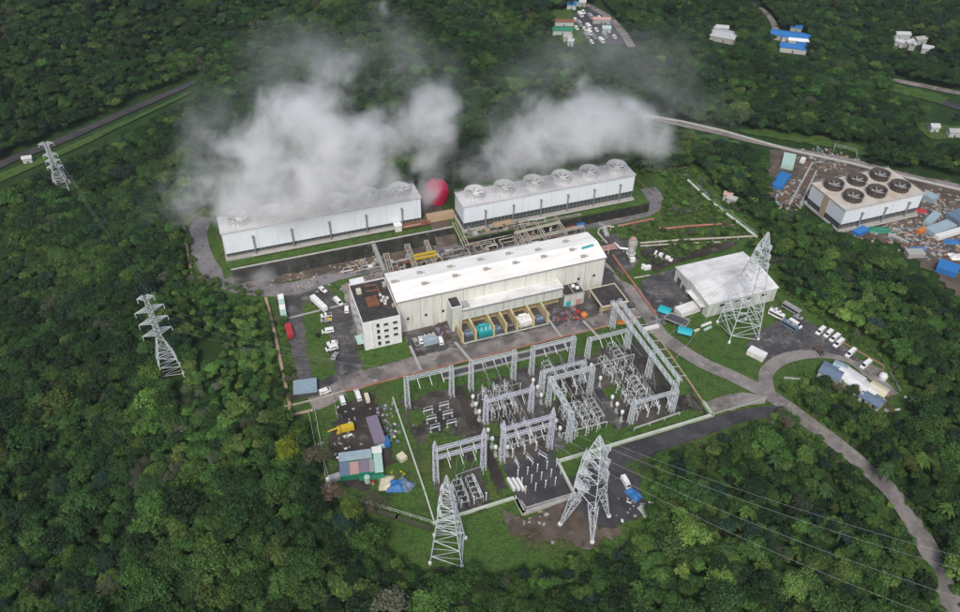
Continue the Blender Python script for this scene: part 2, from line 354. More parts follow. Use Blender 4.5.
def smooth(pts, k=5):
    out = []
    for i in range(len(pts) - 1):
        p0, p1, p2, p3 = pts[max(0, i - 1)], pts[i], pts[i + 1], pts[min(len(pts) - 1, i + 2)]
        for j in range(k):
            t = j / k; out.append(tuple(0.5 * ((2 * b) + (c - a) * t + (2 * a - 5 * b + 4 * c - d) * t * t + (-a + 3 * b - 3 * c + d) * t ** 3) for a, b, c, d in zip(p0, p1, p2, p3)))
    return out + [tuple(pts[-1])]
def ribbon(name, px, width, mat, k=6, off=0.0, lift=0.0, drape=True):
    """a road along a line of the photo, laid on the terrain"""
    LEVEL[0] += 1; base = [T(*p) for p in px] if drape else [P(*p) for p in px]
    c = smooth([(p.x, p.y) for p in base], k); vs = []; fs = []; n = len(c); row = 5
    for i, (x, y) in enumerate(c):
        a, b = c[max(0, i - 1)], c[min(n - 1, i + 1)]; d = Vector((b[0] - a[0], b[1] - a[1])).normalized(); nn = Vector((-d.y, d.x))
        wv = width[0] + (width[1] - width[0]) * i / (n - 1) if isinstance(width, tuple) else width
        for j in range(row):
            s = off + wv * (j / (row - 1) - 0.5); q = (x + nn.x * s, y + nn.y * s); h = float(hgt(*q))
            vs.append((q[0], q[1], h + 0.012 * LEVEL[0] + lift + (0.25 if abs(h) > 0.4 else 0.0)))
    for i in range(n - 1):
        for j in range(row - 1): a = i * row + j; fs.append((a, a + row, a + row + 1, a + 1))
    return structure(name, MB().add(vs, fs), mat)

# paved areas of the plant
psheet('verge', [(300, 400), (395, 385), (430, 500), (436, 528), (345, 505), (330, 500)], 'grass', 1)
psheet('asphalt_lot', [(270, 288), (300, 284), (330, 276), (352, 305), (362, 345), (366, 378), (330, 392), (300, 398), (292, 350), (283, 318)], 'asphalt', 0.6)
psheet('lawn', [(302, 303), (322, 303), (330, 330), (331, 350), (336, 372), (322, 381), (313, 378), (306, 345)], 'grass', 0.5)
psheet('lawn', [(320, 281), (348, 274), (352, 303), (344, 305), (331, 290)], 'grass', 0.4)
ribbon('ring_road', [(205, 217), (198, 232), (201, 252), (212, 271), (234, 285), (266, 290), (300, 287), (335, 275), (380, 264), (420, 254), (470, 247), (520, 238), (575, 226), (612, 219), (645, 211), (655, 200), (648, 188)], 9.0, 'wet_asphalt', drape=False)
sheet('worn_concrete_apron', [tuple(W(u, v)[:2]) for u, v in ((38, 212.4), (154, 212.4), (168, 205), (167, 222), (158, 240), (158, 283), (66, 286), (36, 276), (36, 236), (53, 236), (53, 231), (34, 222), (10, 214), (10, 205))], 'worn_concrete', 0.4)
sheet('asphalt_court', [tuple(W(u, v)[:2]) for u, v in ((54, 221), (156, 220), (157, 284), (70, 287), (54, 260))], 'asphalt', 0.8)
psheet('lawn', [(357, 350), (372, 349), (404, 336), (412, 357), (363, 371)], 'grass', 0.3)
psheet('lawn', [(345, 392.5), (400, 380), (556, 340.5), (636, 321), (640, 328), (600, 350), (470, 372), (404, 398), (392, 400), (396, 480), (425, 500), (432, 520), (418, 512), (370, 470), (366, 430), (354, 412)], 'grass', 0.3)
psheet('pale_crossing', [(276, 320.5), (347, 303), (347.5, 304.5), (276.5, 322)], 'concrete')
uvsheet('yard_gravel', 43, 152.5, 155, 203, 'yard_gravel', 1.0)
uvsheet('grass_strip', 43.5, 150, 199.5, 205.5, 'grass', 1.2)
uvsheet('grass_patch', 42, 58, 158, 181, 'grass', 3.5)
uvsheet('grass_patch', 117, 152, 154.5, 159.5, 'grass', 1.6)
uvsheet('grass_patch', 60, 70, 145, 172, 'grass', 1.0)
uvsheet('grass_patch', 88, 118, 154, 162, 'grass', 1.6)
for q in ((95, 106, 180, 186), (118.8, 128, 174, 181), (71, 80, 196, 199.5), (146, 152, 166, 200), (69, 74, 172, 178), (106, 114, 155, 164), (44, 50, 186, 194)): uvsheet('moss_patch', *q, 'grass', 0.8)
uvsheet('service_lane', 63.5, 67.5, 149, 200, 'dark_dirt', 0.4)
uvsheet('service_lane', 90, 93.5, 158, 200, 'asphalt', 0.4)
uvsheet('service_lane', 115.5, 118.6, 160, 200, 'asphalt', 0.4)
uvsheet('gravel_patch', 44, 60, 143.5, 158, 'yard_gravel', 1.2)
uvsheet('equipment_pad', 69, 87.6, 138.2, 158, 'dark_road')
uvsheet('rubble_strip', -4, 84, 286.2, 291.8, 'dirt', 0.8)
# right-hand roads, lot, pad
ribbon('entrance_road', [(640, 300), (650, 318), (663, 337), (700, 362), (735, 378), (770, 396), (800, 417), (850, 455), (893, 495), (925, 545), (945, 590), (962, 640)], 6.6, 'road')
ribbon('lot_road', [(768, 392), (766, 374), (782, 360), (812, 354), (845, 358), (870, 374), (893, 396)], 5.6, 'road')
psheet('parking_lot', [(745, 345), (775, 322), (798, 317), (815, 326), (855, 354), (862, 364), (840, 356), (812, 350), (785, 352), (765, 362)], 'asphalt', 0.4)
psheet('parking_bays', [(850, 364), (866, 361), (884, 372), (874, 378), (862, 375)], 'worn_concrete', 0.3)
ribbon('lower_road', [(778, 411), (740, 417), (700, 430), (655, 445), (622, 456), (600, 470)], (5.0, 9.0), 'dark_road')
psheet('work_pad', [(576, 474), (604, 458), (636, 470), (648, 508), (626, 524), (598, 530), (575, 520), (560, 505)], 'dark_road', 1.2)
psheet('bare_earth', [(502, 514), (523, 518), (572, 502), (598, 526), (626, 526), (612, 540), (588, 549), (560, 538), (512, 537)], 'dirt', 1.3)
psheet('gravel_drive', [(703, 403), (740, 393), (768, 397), (764, 404), (714, 414)], 'worn_concrete', 0.4)
psheet('work_yard', [(332, 425), (346, 402), (376, 394), (384, 420), (392, 450), (398, 462), (370, 472), (372, 492), (340, 488), (330, 450)], 'dark_dirt', 1.2)
psheet('dark_pad', [(638, 250), (672, 243), (740, 243), (730, 249), (680, 263), (655, 272)], 'dark_dirt', 0.6)
psheet('worn_pad', [(640, 282), (676, 268), (694, 300), (660, 316), (645, 300)], 'asphalt', 0.8)
psheet('silencer_pad', [(598, 232), (625, 236), (640, 262), (622, 276), (606, 262)], 'asphalt', 0.8)
# far places
ribbon('valley_road', [(-30, 182), (10, 161), (60, 142), (110, 120), (160, 98), (196, 82)], 7.5, 'dark_road')
ribbon('valley_verge', [(-20, 187), (40, 162), (90, 140), (150, 112), (190, 93)], (9, 4), 'grass')
psheet('construction_site', [(770, 150), (812, 152), (960, 185), (1010, 240), (960, 300), (918, 262), (900, 245), (850, 236), (806, 206), (778, 208), (766, 180)], 'dirt', 2)
ribbon('pipeline_road', [(625, 112), (660, 121), (720, 134), (780, 148), (850, 161), (905, 176), (975, 190)], 4.5, 'road')
psheet('far_yard', [(572, 14), (592, 8), (618, 28), (628, 45), (612, 46), (590, 40), (578, 26)], 'dark_road', 1.5)
psheet('far_lawn', [(548, 14), (568, 8), (580, 28), (590, 42), (566, 46), (556, 34)], 'grass', 1.5)
ribbon('far_road', [(584, 4), (606, 16), (622, 32), (632, 48)], 6.0, 'worn_concrete')
ribbon('far_road', [(760, 8), (770, 18), (778, 34)], 5.0, 'worn_concrete')
ribbon('far_road', [(890, 80), (920, 86), (945, 91), (975, 97)], 6.0, 'worn_concrete')
ribbon('far_road', [(938, 102), (960, 108), (990, 112)], 8.0, 'dark_road')
psheet('far_lawn', [(888, 84), (920, 90), (950, 98), (940, 104), (890, 92)], 'grass', 1.5)
psheet('far_lawn', [(735, 132), (770, 138), (840, 150), (870, 158), (868, 150), (830, 138), (760, 128)], 'grass', 1.5)
psheet('far_lawn', [(910, 122), (985, 130), (985, 140), (930, 140)], 'grass', 1.5)
# cooling tower terrace: level top, sloping stained front
def uvbox(mb, u0, u1, v0, v1, z0, z1, m=0): return mb.box(u0, u1, v0, v1, z0, z1, m)
TZ = 5.0
tb = MB(); prof = [(297.4, 0.0), (298.2, TZ), (340, TZ), (352, 0.0)]
def sweep_u(mb, prof, u0, u1, m=0):
    n = len(prof); vs = [(u0, v, z) for v, z in prof] + [(u1, v, z) for v, z in prof]
    return mb.add(vs, [(i, (i + 1) % n, n + (i + 1) % n, n + i) for i in range(n)] + [tuple(range(n)), tuple(range(2 * n - 1, n - 1, -1))], m)
o = structure('terrace', sweep_u(tb, prof, -13, 86), 'grass'); o.rotation_euler.z = AZ
o = structure('terrace', sweep_u(MB(), [(284.3, 0.0), (285.4, TZ), (330, TZ), (342, 0.0)], 96, 198), 'grass'); o.rotation_euler.z = AZ
o = structure('terrace_paving', MB().box(98, 160, 285.6, 287.6, TZ + .01, TZ + .03), 'worn_concrete'); o.rotation_euler.z = AZ
wb = uvbox_wall = single('terrace_wall', MB().box(97, 197, 283.9, 284.25, 0, TZ + .1), 'stained_wall', 'dark stained wall below the right cooling tower', 'retaining wall', (0, 0, 0), AZ)
o = structure('terrace', sweep_u(MB(), [(289.0, 0.0), (298, TZ - .3), (330, TZ - .3), (342, 0.0)], 85.9, 96.1), 'dirt'); o.rotation_euler.z = AZ
rw = thing('retaining_wall', 'long stained dark retaining wall below the steaming cooling tower beside the ring road', 'retaining wall', (0, 0, 0), AZ)
part('wall', sweep_u(MB(), [(291.5, 0.0), (296.2, TZ - 0.1), (297.35, TZ - 0.1), (297.35, 0.0)], -9, 96), 'stained_wall', rw)
part('coping', MB().box(-9.2, 96.2, 296.1, 297.1, TZ - 0.09, TZ + 0.2), 'concrete', rw)

# ------------------------------------------------------------------ turbine hall and the blocks around it
def uvthing(name, label, cat, group=None): return thing(name, label, cat, (0, 0, 0), AZ, group)
hall = thing('turbine_hall', 'long white turbine hall with a bright low gabled roof and small dark vents', 'turbine hall', W(52.6, 237.0), AZ)
HL, HD, HE = 94.4, 19.2, 17.4
part('wall', MB().box(0, HL, 0, HD, 0, HE), 'hall_wall', hall)
rf = MB(); ov = 0.35
pr = [(-ov, HE - 0.35), (-ov, HE + 0.05), (HD / 2, HE + 1.9), (HD + ov, HE + 0.05), (HD + ov, HE - 0.35), (HD / 2, HE + 0.0)]
n = len(pr); vs = [(-0.5, a, z) for a, z in pr] + [(HL + 0.5, a, z) for a, z in pr]
rf.add(vs, [(i, (i + 1) % n, n + (i + 1) % n, n + i) for i in range(n)] + [tuple(range(n)), tuple(range(2 * n - 1, n - 1, -1))])
roof = part('roof', rf, 'roof_white', hall)
part('gutter', MB().box(-0.6, HL + 0.6, -0.62, -0.37, HE - 0.45, HE - 0.1), 'grey', hall)
vent = MB().box(-1.0, 1.0, -0.55, 0.55, 0, 0.55).box(-1.1, 1.1, -0.7, 0.7, 0.55, 0.8, 1).box(1.0, 2.4, -0.25, 0.25, 0.0, 0.3, 1).mesh('roof_vent', ['tan', 'concrete'])
for zx, zy in ((540, 285), (385, 385), (720, 240), (570, 340), (755, 300), (890, 205), (930, 262), (357, 320), (1065, 185), (1100, 225), (1232, 130), (1270, 185), (1340, 215), (197, 383)):
    p = P(360 + zx / 6.0, 220 + zy / 6.0, 18.6); u, v = UV(p); a, b2 = u - 52.6, v - 237.0; a = min(max(a, 1.5), HL - 2.5)
    part('roof_vent', vent, None, hall, (a, b2, HE + 0.05 + 1.85 * (1 - abs(b2 - HD / 2) / (HD / 2 + .35))))
part('teal_strip', MB().add([(86, 6.3, 18.98), (92, 6.9, 19.12), (92, 8.1, 19.35), (86, 7.5, 19.22)], [(0, 1, 2, 3)]), 'teal', hall)
win = MB().box(-0.5, 0.5, -0.12, 0.0, 0, 1.3).mesh('window', [M['glass'].name])
for px, py in ((408, 319), (426, 315), (443, 311), (578.5, 279), (594, 275.5)):
    lo, hi = 0.5, 15
    for _ in range(30):
        mdl = (lo + hi) / 2
        if UV(P(px, py, mdl))[1] > 237.0: lo = mdl
        else: hi = mdl
    part('window', win, None, hall, (UV(P(px, py, lo))[0] - 52.6, 0, lo - 0.6))
part('side_door', MB().box(-0.15, 0.0, 9, 13, 0, 4.5), 'grey', hall)
part('downpipe', MB().tube((HL + 0.2, 0.2, 0), (HL + 0.2, 0.2, HE), 0.16), 'concrete', hall)

an = thing('hall_annex', 'low white annex block along the front wall of the turbine hall above yellow bays', 'annex', W(78.3, 230.8), AZ)
part('wall', MB().box(0, 46.2, 0, 6.15, 5.2, 10.4), 'annex_wall', an)
part('roof', MB().box(-0.2, 46.4, -0.25, 6.15, 10.4, 10.8, ty=0.1), 'shed_roof', an)
part('roof_edge', MB().box(-0.25, 46.45, -0.5, -0.26, 10.2, 10.85), 'grey', an)
part('rear_wall', MB().box(-2.0, 46.2, 3.0, 6.1, 0, 5.19), 'yellow_wall', an)
part('green_band', MB().box(0.0, 46.2, -0.12, -0.01, 5.2, 5.8), 'pale_wall', an)
VB = 222.6
ubs = [UV(P(px, py, 0))[0] for px, py in ((462.5, 342), (476, 340), (493.8, 335.6), (505.6, 332), (516, 328), (533, 325.5), (547, 322))]
for i, u in enumerate(ubs):
    f = single('blast_wall', MB().box(-0.35, 0.35, 0, 11.2, 0, 5.1).box(-0.45, 0.45, -0.1, 0.5, 0, 5.3), 'yellow_wall',
               ['leftmost yellow blast wall beside the stair block', 'yellow blast wall between a small transformer and the teal transformer', 'yellow blast wall on the right of the teal transformer',
                'yellow blast wall between two small grey transformers', 'yellow blast wall on the left of the large white transformer', 'yellow blast wall on the right of the large white transformer',
                'rightmost yellow blast wall at the end of the annex'][i], 'wall', W(u, VB), AZ, 'yellow walls between the transformer bays')
single('bay_kerb', MB().box(ubs[0], ubs[-1], VB - 0.9, VB - 0.5, 0, 0.45), 'pale_wall', 'pale kerb running along the front of the transformer bays', 'kerb', (0, 0, 0), AZ)
def transformer(u, v, s, col, label, fin='dark_grey'):
    t = thing('transformer', label, 'transformer', W(u, v), AZ, 'transformers in the yellow bays'); w_, d_, h_ = 3.0 * s, 1.9 * s, 2.4 * s
    part('tank', MB().box(-w_, w_, -d_, d_, 0.3, h_, tx=0.1, ty=0.1).box(-w_ - 0.15, w_ + 0.15, -d_ - 0.15, d_ + 0.15, h_, h_ + 0.18), col, t)
    for k in (-1, 1):
        mb = MB()
        for j in range(7): mb.box(-w_ + 0.25 + j * w_ * 0.27, -w_ + 0.25 + j * w_ * 0.27 + 0.16, k * d_ + (0.05 if k > 0 else -0.85), k * d_ + (0.85 if k > 0 else -0.05), 0.6, h_ - 0.2)
        part('radiator', mb, col, t)
    part('conservator', MB().tube((-w_ * 0.8, d_ * 0.5, h_ + 1.3), (w_ * 0.2, d_ * 0.5, h_ + 1.3), 0.55 * s, 12).tube((-w_ * .5, d_ * .5, h_ + .1), (-w_ * .5, d_ * .5, h_ + 1), .12), col, t)
    for j in range(3):
        x = -w_ * 0.55 + j * w_ * 0.55
        part('bushing', MB().lathe([(0.01, 0), (0.28 * s, 0), (0.2 * s, 0.5 * s), (0.26 * s, 0.7 * s), (0.14 * s, 1.2 * s), (0.18 * s, 1.4 * s), (0.01, 1.9 * s)], (x, -d_ * 0.4, h_ + 0.15), 8), 'porcelain', t)
    return t
tr = [(468.8, 334, 0.62, 'slate_blue', 'small slate blue transformer in the leftmost yellow bay'), (485, 331.5, 1.15, 'teal', 'large teal transformer in the second yellow bay'),
      (497.6, 329.5, 0.55, 'slate_blue', 'small blue grey transformer beside the teal transformer'), (510, 327, 0.55, 'dark_grey', 'small dark transformer left of the large white one'),
      (525, 321.5, 1.15, 'white_paint', 'large white transformer in a yellow bay'), (539.5, 319, 0.6, 'slate_blue', 'small slate blue transformer in the rightmost yellow bay')]
for px, py, s, c, l in tr:
    p = P(px, py, 1.0); u, v = UV(p); transformer(u, max(v, VB + 2.5), s, c, l)
st = thing('stair_block', 'narrow white stair block with a black flat roof against the front of the hall', 'stair block', W(73.6, 230.4), AZ)
part('wall', MB().box(0, 4.7, 0, 6.5, 0, 13.2), 'annex_wall', st); part('roof', MB().box(0.35, 4.35, 0.35, 6.5, 13.2, 13.26), 'dark_roof', st)
part('parapet', MB().box(0, 4.7, 0, 0.3, 13.2, 13.6).box(0, 0.3, 0.31, 6.5, 13.2, 13.6).box(4.4, 4.7, 0.31, 6.5, 13.2, 13.6), 'white_paint', st)
part('roof_unit', MB().box(5.2, 8.4, 1.0, 4.6, 10.9, 12.0, tx=0.2), 'concrete', st, label='grey box unit on the lower roof beside the block')
part('door', MB().box(1.5, 2.8, -0.1, 0, 0, 2.3), 'dark_grey', st)
sb = thing('pump_block', 'small flat dark roofed block with two roof fans at the right end of the annex', 'block', W(124.8, 229.6), AZ)
part('wall', MB().box(0, 9.8, 0, 7.3, 0, 6.2), 'annex_wall', sb); part('roof', MB().box(0.4, 9.4, 0.4, 7.3, 6.2, 6.26), 'dark_roof', sb)
part('parapet', MB().box(0, 9.8, 0, 0.35, 6.2, 6.7).box(0, 0.35, 0.36, 7.3, 6.2, 6.7).box(9.45, 9.8, 0.36, 7.3, 6.2, 6.7).box(4.8, 5.1, 0.36, 7.3, 6.2, 6.6), 'concrete', sb)
for a, b2 in ((6.6, 5.2), (7.9, 3.6)): part('roof_fan', MB().lathe([(0.1, 0), (0.9, 0), (0.9, 0.7), (0.6, 0.9), (0.01, 0.9)], (a, b2, 6.26), 10), 'white_paint', sb)
part('door', MB().box(1.2, 3.6, -0.1, 0, 0, 3.0), 'turquoise', sb, label='teal steel door')
part('shutter', MB().box(6, 8.8, -0.1, 0, 0.3, 3.2), 'pink_sheet', sb)
cp = thing('dark_roof_shelter', 'low dark flat roof on yellow walls at the right end of the turbine hall', 'shelter', W(138.4, 219.6), AZ)
part('roof', MB().box(0.4, 12.2, 0.4, 12.6, 4.6, 4.72), 'dark_roof', cp)
part('fascia', MB().box(0, 12.6, 0, 0.35, 4.1, 5.0).box(0, 0.35, 0.36, 13, 4.1, 5.0).box(12.25, 12.6, 0.36, 13, 4.1, 5.0).box(0.36, 12.24, 12.65, 13, 4.1, 5.0), 'cream', cp)
part('back_wall', MB().box(0.36, 12.24, 2.2, 2.5, 0, 4.09), 'yellow_wall', cp)
for a in (0.3, 4.2, 8.2, 12.0):
    for b2 in (0.4, 12.4): part('post', MB().box(a - 0.2, a + 0.2, b2 - 0.2, b2 + 0.2, 0, 4.09), 'yellow_wall', cp)

cb = thing('control_building', 'white four storey control building with a dark equipment covered flat roof', 'control building', W(36.6, 231.2), AZ)
CW, CD, CHh = 15.6, 25.6, 14.6
part('wall', MB().box(0, CW, 0, CD, 0, CHh), 'white_paint', cb)
part('parapet', MB().box(0, CW, 0, 0.3, CHh, CHh + 0.55).box(0, 0.3, 0.31, CD, CHh, CHh + 0.55).box(CW - 0.3, CW, 0.31, CD, CHh, CHh + 0.55).box(0.31, CW - .31, CD - 0.3, CD, CHh, CHh + 0.55), 'white_paint', cb)
part('roof', MB().box(0.31, CW - 0.31, 0.31, CD - 0.31, CHh, CHh + 0.07), 'dark_roof', cb)
part('pilaster', MB().box(3.3, 3.75, -0.35, -0.01, 0, CHh + .5), 'white_paint', cb)
for k in range(4):
    for j, a in enumerate((6.1, 9.4, 13.2)):
        if k == 0 and j == 2: continue
        w1 = 0.9 if j else 0.6
        f = part('window', MB().box(a - w1, a + w1, -0.1, -0.01, 1.6 + 3.3 * k, 2.6 + 3.3 * k if j else 3.3 + 3.3 * k), 'glass', cb)
        part('sill', MB().box(a - w1 - 0.1, a + w1 + 0.1, -0.3, -0.01, 1.35 + 3.3 * k, 1.55 + 3.3 * k), 'concrete', f)
for k in range(3):
    for b2 in (4, 9, 14, 19): part('window', MB().box(-0.1, -0.01, b2, b2 + 1.6, 2.0 + 4 * k, 3.1 + 4 * k), 'glass', cb)
part('entrance_canopy', MB().box(-2.6, -0.02, 1.5, 7.0, 2.7, 2.95), 'mint', cb)
part('roof_hut', MB().box(2.0, 4.0, 18.5, 20.6, CHh + 0.07, CHh + 1.9), 'cream', cb)
part('roof_hut', MB().box(1.0, 7.0, CD - 0.1, CD + 3.5, CHh - 4, CHh + 0.5), 'shed_roof', cb, label='pale lean-to roof at the back')
part('roof_plant', MB().box(4.5, 9.5, 9.0, 14.5, CHh + 0.07, CHh + 0.9).box(5, 7, 12, 14, CHh + .9, CHh + 1.5).box(7.6, 9.2, 12.4, 14, CHh + .9, CHh + 1.8), 'rust', cb, label='rusty low plant platform')
for a, b2 in ((11, 15), (11.9, 13.2), (10.7, 11.4), (12.2, 10.8), (13.3, 12.2), (11.6, 9.2)):
    part('air_conditioner', MB().box(a - 0.5, a + 0.5, b2 - 0.5, b2 + 0.5, CHh + 0.07, CHh + 1.0).lathe([(0.01, 0), (0.35, 0), (0.35, 0.1)], (a, b2, CHh + 1.0), 8), 'white_paint', cb)
for b2 in (19, 22.5): part('roof_duct', MB().path([(6, b2, CHh + 0.5), (11, b2 - 0.5, CHh + 0.5), (11.4, b2 - 4, CHh + 0.5)], 0.35, 6), 'rust', cb)
part('roof_tank', MB().lathe([(0.01, 0), (0.9, 0), (0.9, 2.0), (0.01, 2.2)], (14.2, 20.5, CHh + .07), 12), 'concrete', cb)
part('roof_tank', MB().lathe([(0.01, 0), (0.7, 0), (0.7, 1.4), (0.01, 1.6)], (14.4, 6.5, CHh + .07), 12), 'tan', cb)

wh = thing('warehouse', 'big white low roofed warehouse with loading doors beside a tall pylon', 'warehouse', W(181.0, 203.8), AZ)
WW, WD, WH = 35.2, 27.0, 7.6
part('wall', MB().box(0, WW, 0, WD, 0, WH), 'annex_wall', wh)
wr = MB(); pr = [(-0.4, WH - 0.3), (-0.4, WH + 0.1), (WD / 2, WH + 1.5), (WD + 0.4, WH + 0.1), (WD + 0.4, WH - 0.3), (WD / 2, WH)]
vs = [(-0.4, a, z) for a, z in pr] + [(WW + 0.4, a, z) for a, z in pr]
wr.add(vs, [(i, (i + 1) % 6, 6 + (i + 1) % 6, 6 + i) for i in range(6)] + [tuple(range(6)), tuple(range(11, 5, -1))])
part('roof', wr, 'shed_roof', wh)
for k, (a, h_) in enumerate(((3, 4.2), (8.4, 3.2), (12, 4.2), (17.4, 3.0), (21.5, 4.2))): part('loading_door', MB().box(-0.12, -0.01, a, a + 2.8, 0, h_), 'dark_grey', wh)
for k in range(4): part('window', MB().box(6 + 7 * k, 9 + 7 * k, -0.1, -0.01, 4.6, 5.6), 'glass', wh)
part('loading_canopy', MB().box(-2.2, -0.02, 2, 14, 4.5, 4.7), 'shed_roof', wh)

# ------------------------------------------------------------------ cooling towers
def fan_stack(ct, a, b2, z, r, h, mat, hub='porcelain'):
    c = part('fan_stack', MB().lathe([(r * 0.93, 0), (r * 0.9, h * 0.45), (r, h), (r * 0.94, h), (r * 0.83, h * 0.45), (r * 0.86, 0.02)], (0, 0, 0), 24), mat, ct, (a, b2, z))
    rb = MB()
    for i in range(16):
        t = i * math.pi / 8; rb.tube((r * 0.99 * math.cos(t), r * 0.99 * math.sin(t), 0), (r * 1.06 * math.cos(t), r * 1.06 * math.sin(t), h), 0.12)
    part('rib', rb, mat, c)
    f = MB().lathe([(0.01, 0.5), (r * 0.2, 0.45), (r * 0.22, 0)], (0, 0, h * 0.45), 10)
    for i in range(7):
        t = i * 2 * math.pi / 7; p1 = Vector((math.cos(t), math.sin(t), 0)); q = Vector((-math.sin(t), math.cos(t), 0)); zz = h * 0.5
        f.add([p1 * r * 0.15 + q * 0.3 + Vector((0, 0, zz + .12)), p1 * r * 0.15 - q * 0.3 + Vector((0, 0, zz - .12)), p1 * r * 0.78 - q * 0.5 + Vector((0, 0, zz - .12)), p1 * r * 0.78 + q * 0.5 + Vector((0, 0, zz + .1))], [(0, 1, 2, 3)])
    part('fan', f, hub, c)
    part('gear_deck', MB().box(-r * 0.85, r * 0.85, -0.35, 0.35, h * 0.2, h * 0.3), 'dark_grey', c)
def cooling_tower(label, org, L, D, H, low, fans, r, fh, mats=('casing', 'louver', 'deck', 'cowl'), risers=5, zb=TZ, hub='porcelain'):
    ct = thing('cooling_tower', label, 'cooling tower', (org[0], org[1], zb), AZ, 'cooling towers')
    part('basin', MB().box(-0.6, L + 0.6, -1.4, D + 1.4, 0, 0.9), 'concrete', ct)
    lv = MB().box(0.4, L - 0.4, 0.9, D - 0.9, 0.9, low)
    part('louver', lv, mats[1], ct)
    sl2 = MB(); k = int(L / 1.9)
    for i in range(k + 1): x = 0.2 + (L - 0.4) * i / k; sl2.box(x - 0.07, x + 0.07, 0.45, 0.88, 0.9, low)
    sl2.box(0, L, 0.3, 0.44, low * 0.5, low * 0.5 + 0.16); part('louver_frame', sl2, 'dull_steel', ct)
    part('casing', MB().box(0, L, 0.25, D - 0.25, low, H, ty=-0.0), mats[0], ct)
    part('deck', MB().box(-0.4, L + 0.4, -0.2, D + 0.2, H, H + 0.35), mats[2], ct)
    rl = MB()
    for vv in (-0.1, D + 0.1):
        rl.box(-0.3, L + 0.3, vv - 0.04, vv + 0.04, H + 1.25, H + 1.33)
        for i in range(int(L / 3) + 1): rl.box(3 * i - 0.04, 3 * i + 0.04, vv - 0.04, vv + 0.04, H + 0.35, H + 1.25)
    part('railing', rl, 'galv', ct)
    for a, b2 in fans: fan_stack(ct, a, b2, H + 0.35, r, fh, mats[3], hub)
    for i in range(risers):
        x = L * (i + 0.75) / (risers + 0.3)
        part('riser_pipe', MB().tube((x, -0.7, 0), (x, -0.7, H * 0.72), 0.34, 8).tube((x, -0.9, H * 0.72), (x, 0.24, H * 0.72), 0.5, 8).lathe([(0.01, 0), (0.55, 0.1), (0.5, 0.6), (0.01, 0.8)], (x, -0.8, H * 0.72), 8), 'dull_steel', ct)
    part('header_pipe', MB().tube((L * 0.12, -2.2, 1.0), (L - 1, -2.2, 1.0), 0.4, 8), 'concrete', ct)
    ldr = MB()
    for k2 in (-0.3, 0.3): ldr.tube((L * 0.985 + k2, D + 1.2, 0), (L * 0.985 + k2, D + 0.3, H), 0.07)
    for j in range(20): ldr.tube((L * 0.985 - 0.3, D + 1.2 - 0.9 * j / 20, H * j / 20), (L * 0.985 + 0.3, D + 1.2 - 0.9 * j / 20, H * j / 20), 0.04)
    part('ladder', ldr, 'galv', ct)
    return ct
cooling_tower('long white cooling tower hidden by steam, above the dark retaining wall', W(-10, 304.6), 92.5, 13.5, 14.2, 3.0, [(8.5 + 15.1 * i, 6.8) for i in range(6)], 4.9, 3.6, risers=5)
cooling_tower('long white cooling tower with dark louvred base and steaming fans behind the turbine hall', W(99.6, 290.8), 91, 13.5, 14.0, 4.8, [(7.9 + 15.1 * i, 6.8) for i in range(6)], 4.9, 3.8, risers=6)
fc = W(278, 237.0)
fct = cooling_tower('square cooling tower with six dark fan stacks beside the cluttered construction site', fc, 48, 26, 12.5, 4.2, [(9.5 + 14.5 * i, 7.4) for i in range(3)] + [(7.5 + 14.5 * i, 19.5) for i in range(3)], 4.7, 3.2,
                    mats=('casing', 'louver', 'deck_tan', 'dark_cowl') if False else ('casing', 'louver', 'pale_deck', 'dark_cowl'), risers=3, zb=1.0, hub='grey')
part('corner_notch', MB().box(-0.35, -0.02, 12.0, 15.5, 0.5, 12.6), 'tan', fct, label='tan recess between two white end panels')

# ------------------------------------------------------------------ lattice work
def lattice(mb, p0, p1, w0, w1, n, t, ax=None, cap=True, d0=None, d1=None):
    """square lattice column or beam from p0 to p1; w = half width, t = leg thickness"""
    p0, p1 = Vector(p0), Vector(p1); d = (p1 - p0).normalized()
    a = Vector(ax) if ax else d.cross(Vector((0, 0, 1)))
    if a.length < 0.1: a = Vector((1, 0, 0))
    a = (a - d * a.dot(d)).normalized(); b = d.cross(a); d0 = w0 if d0 is None else d0; d1 = w1 if d1 is None else d1
    cs = []
    for k in range(n + 1):
        f = k / n; c = p0.lerp(p1, f); wa = w0 + (w1 - w0) * f; wb = d0 + (d1 - d0) * f
        cs.append([c + a * (sx * wa) + b * (sy * wb) for sx, sy in ((-1, -1), (1, -1), (1, 1), (-1, 1))])
    for j in range(4):
        mb.tube(cs[0][j], cs[-1][j], t, 4, cap=False)
        jn = (j + 1) % 4
        for k in range(n):
            if (k + j) % 2: mb.tube(cs[k][j], cs[k + 1][jn], t * 0.62, 3, cap=False)
            else: mb.tube(cs[k][jn], cs[k + 1][j], t * 0.62, 3, cap=False)
            if cap: mb.tube(cs[k + 1][j], cs[k + 1][jn], t * 0.55, 3, cap=False)
    return mb
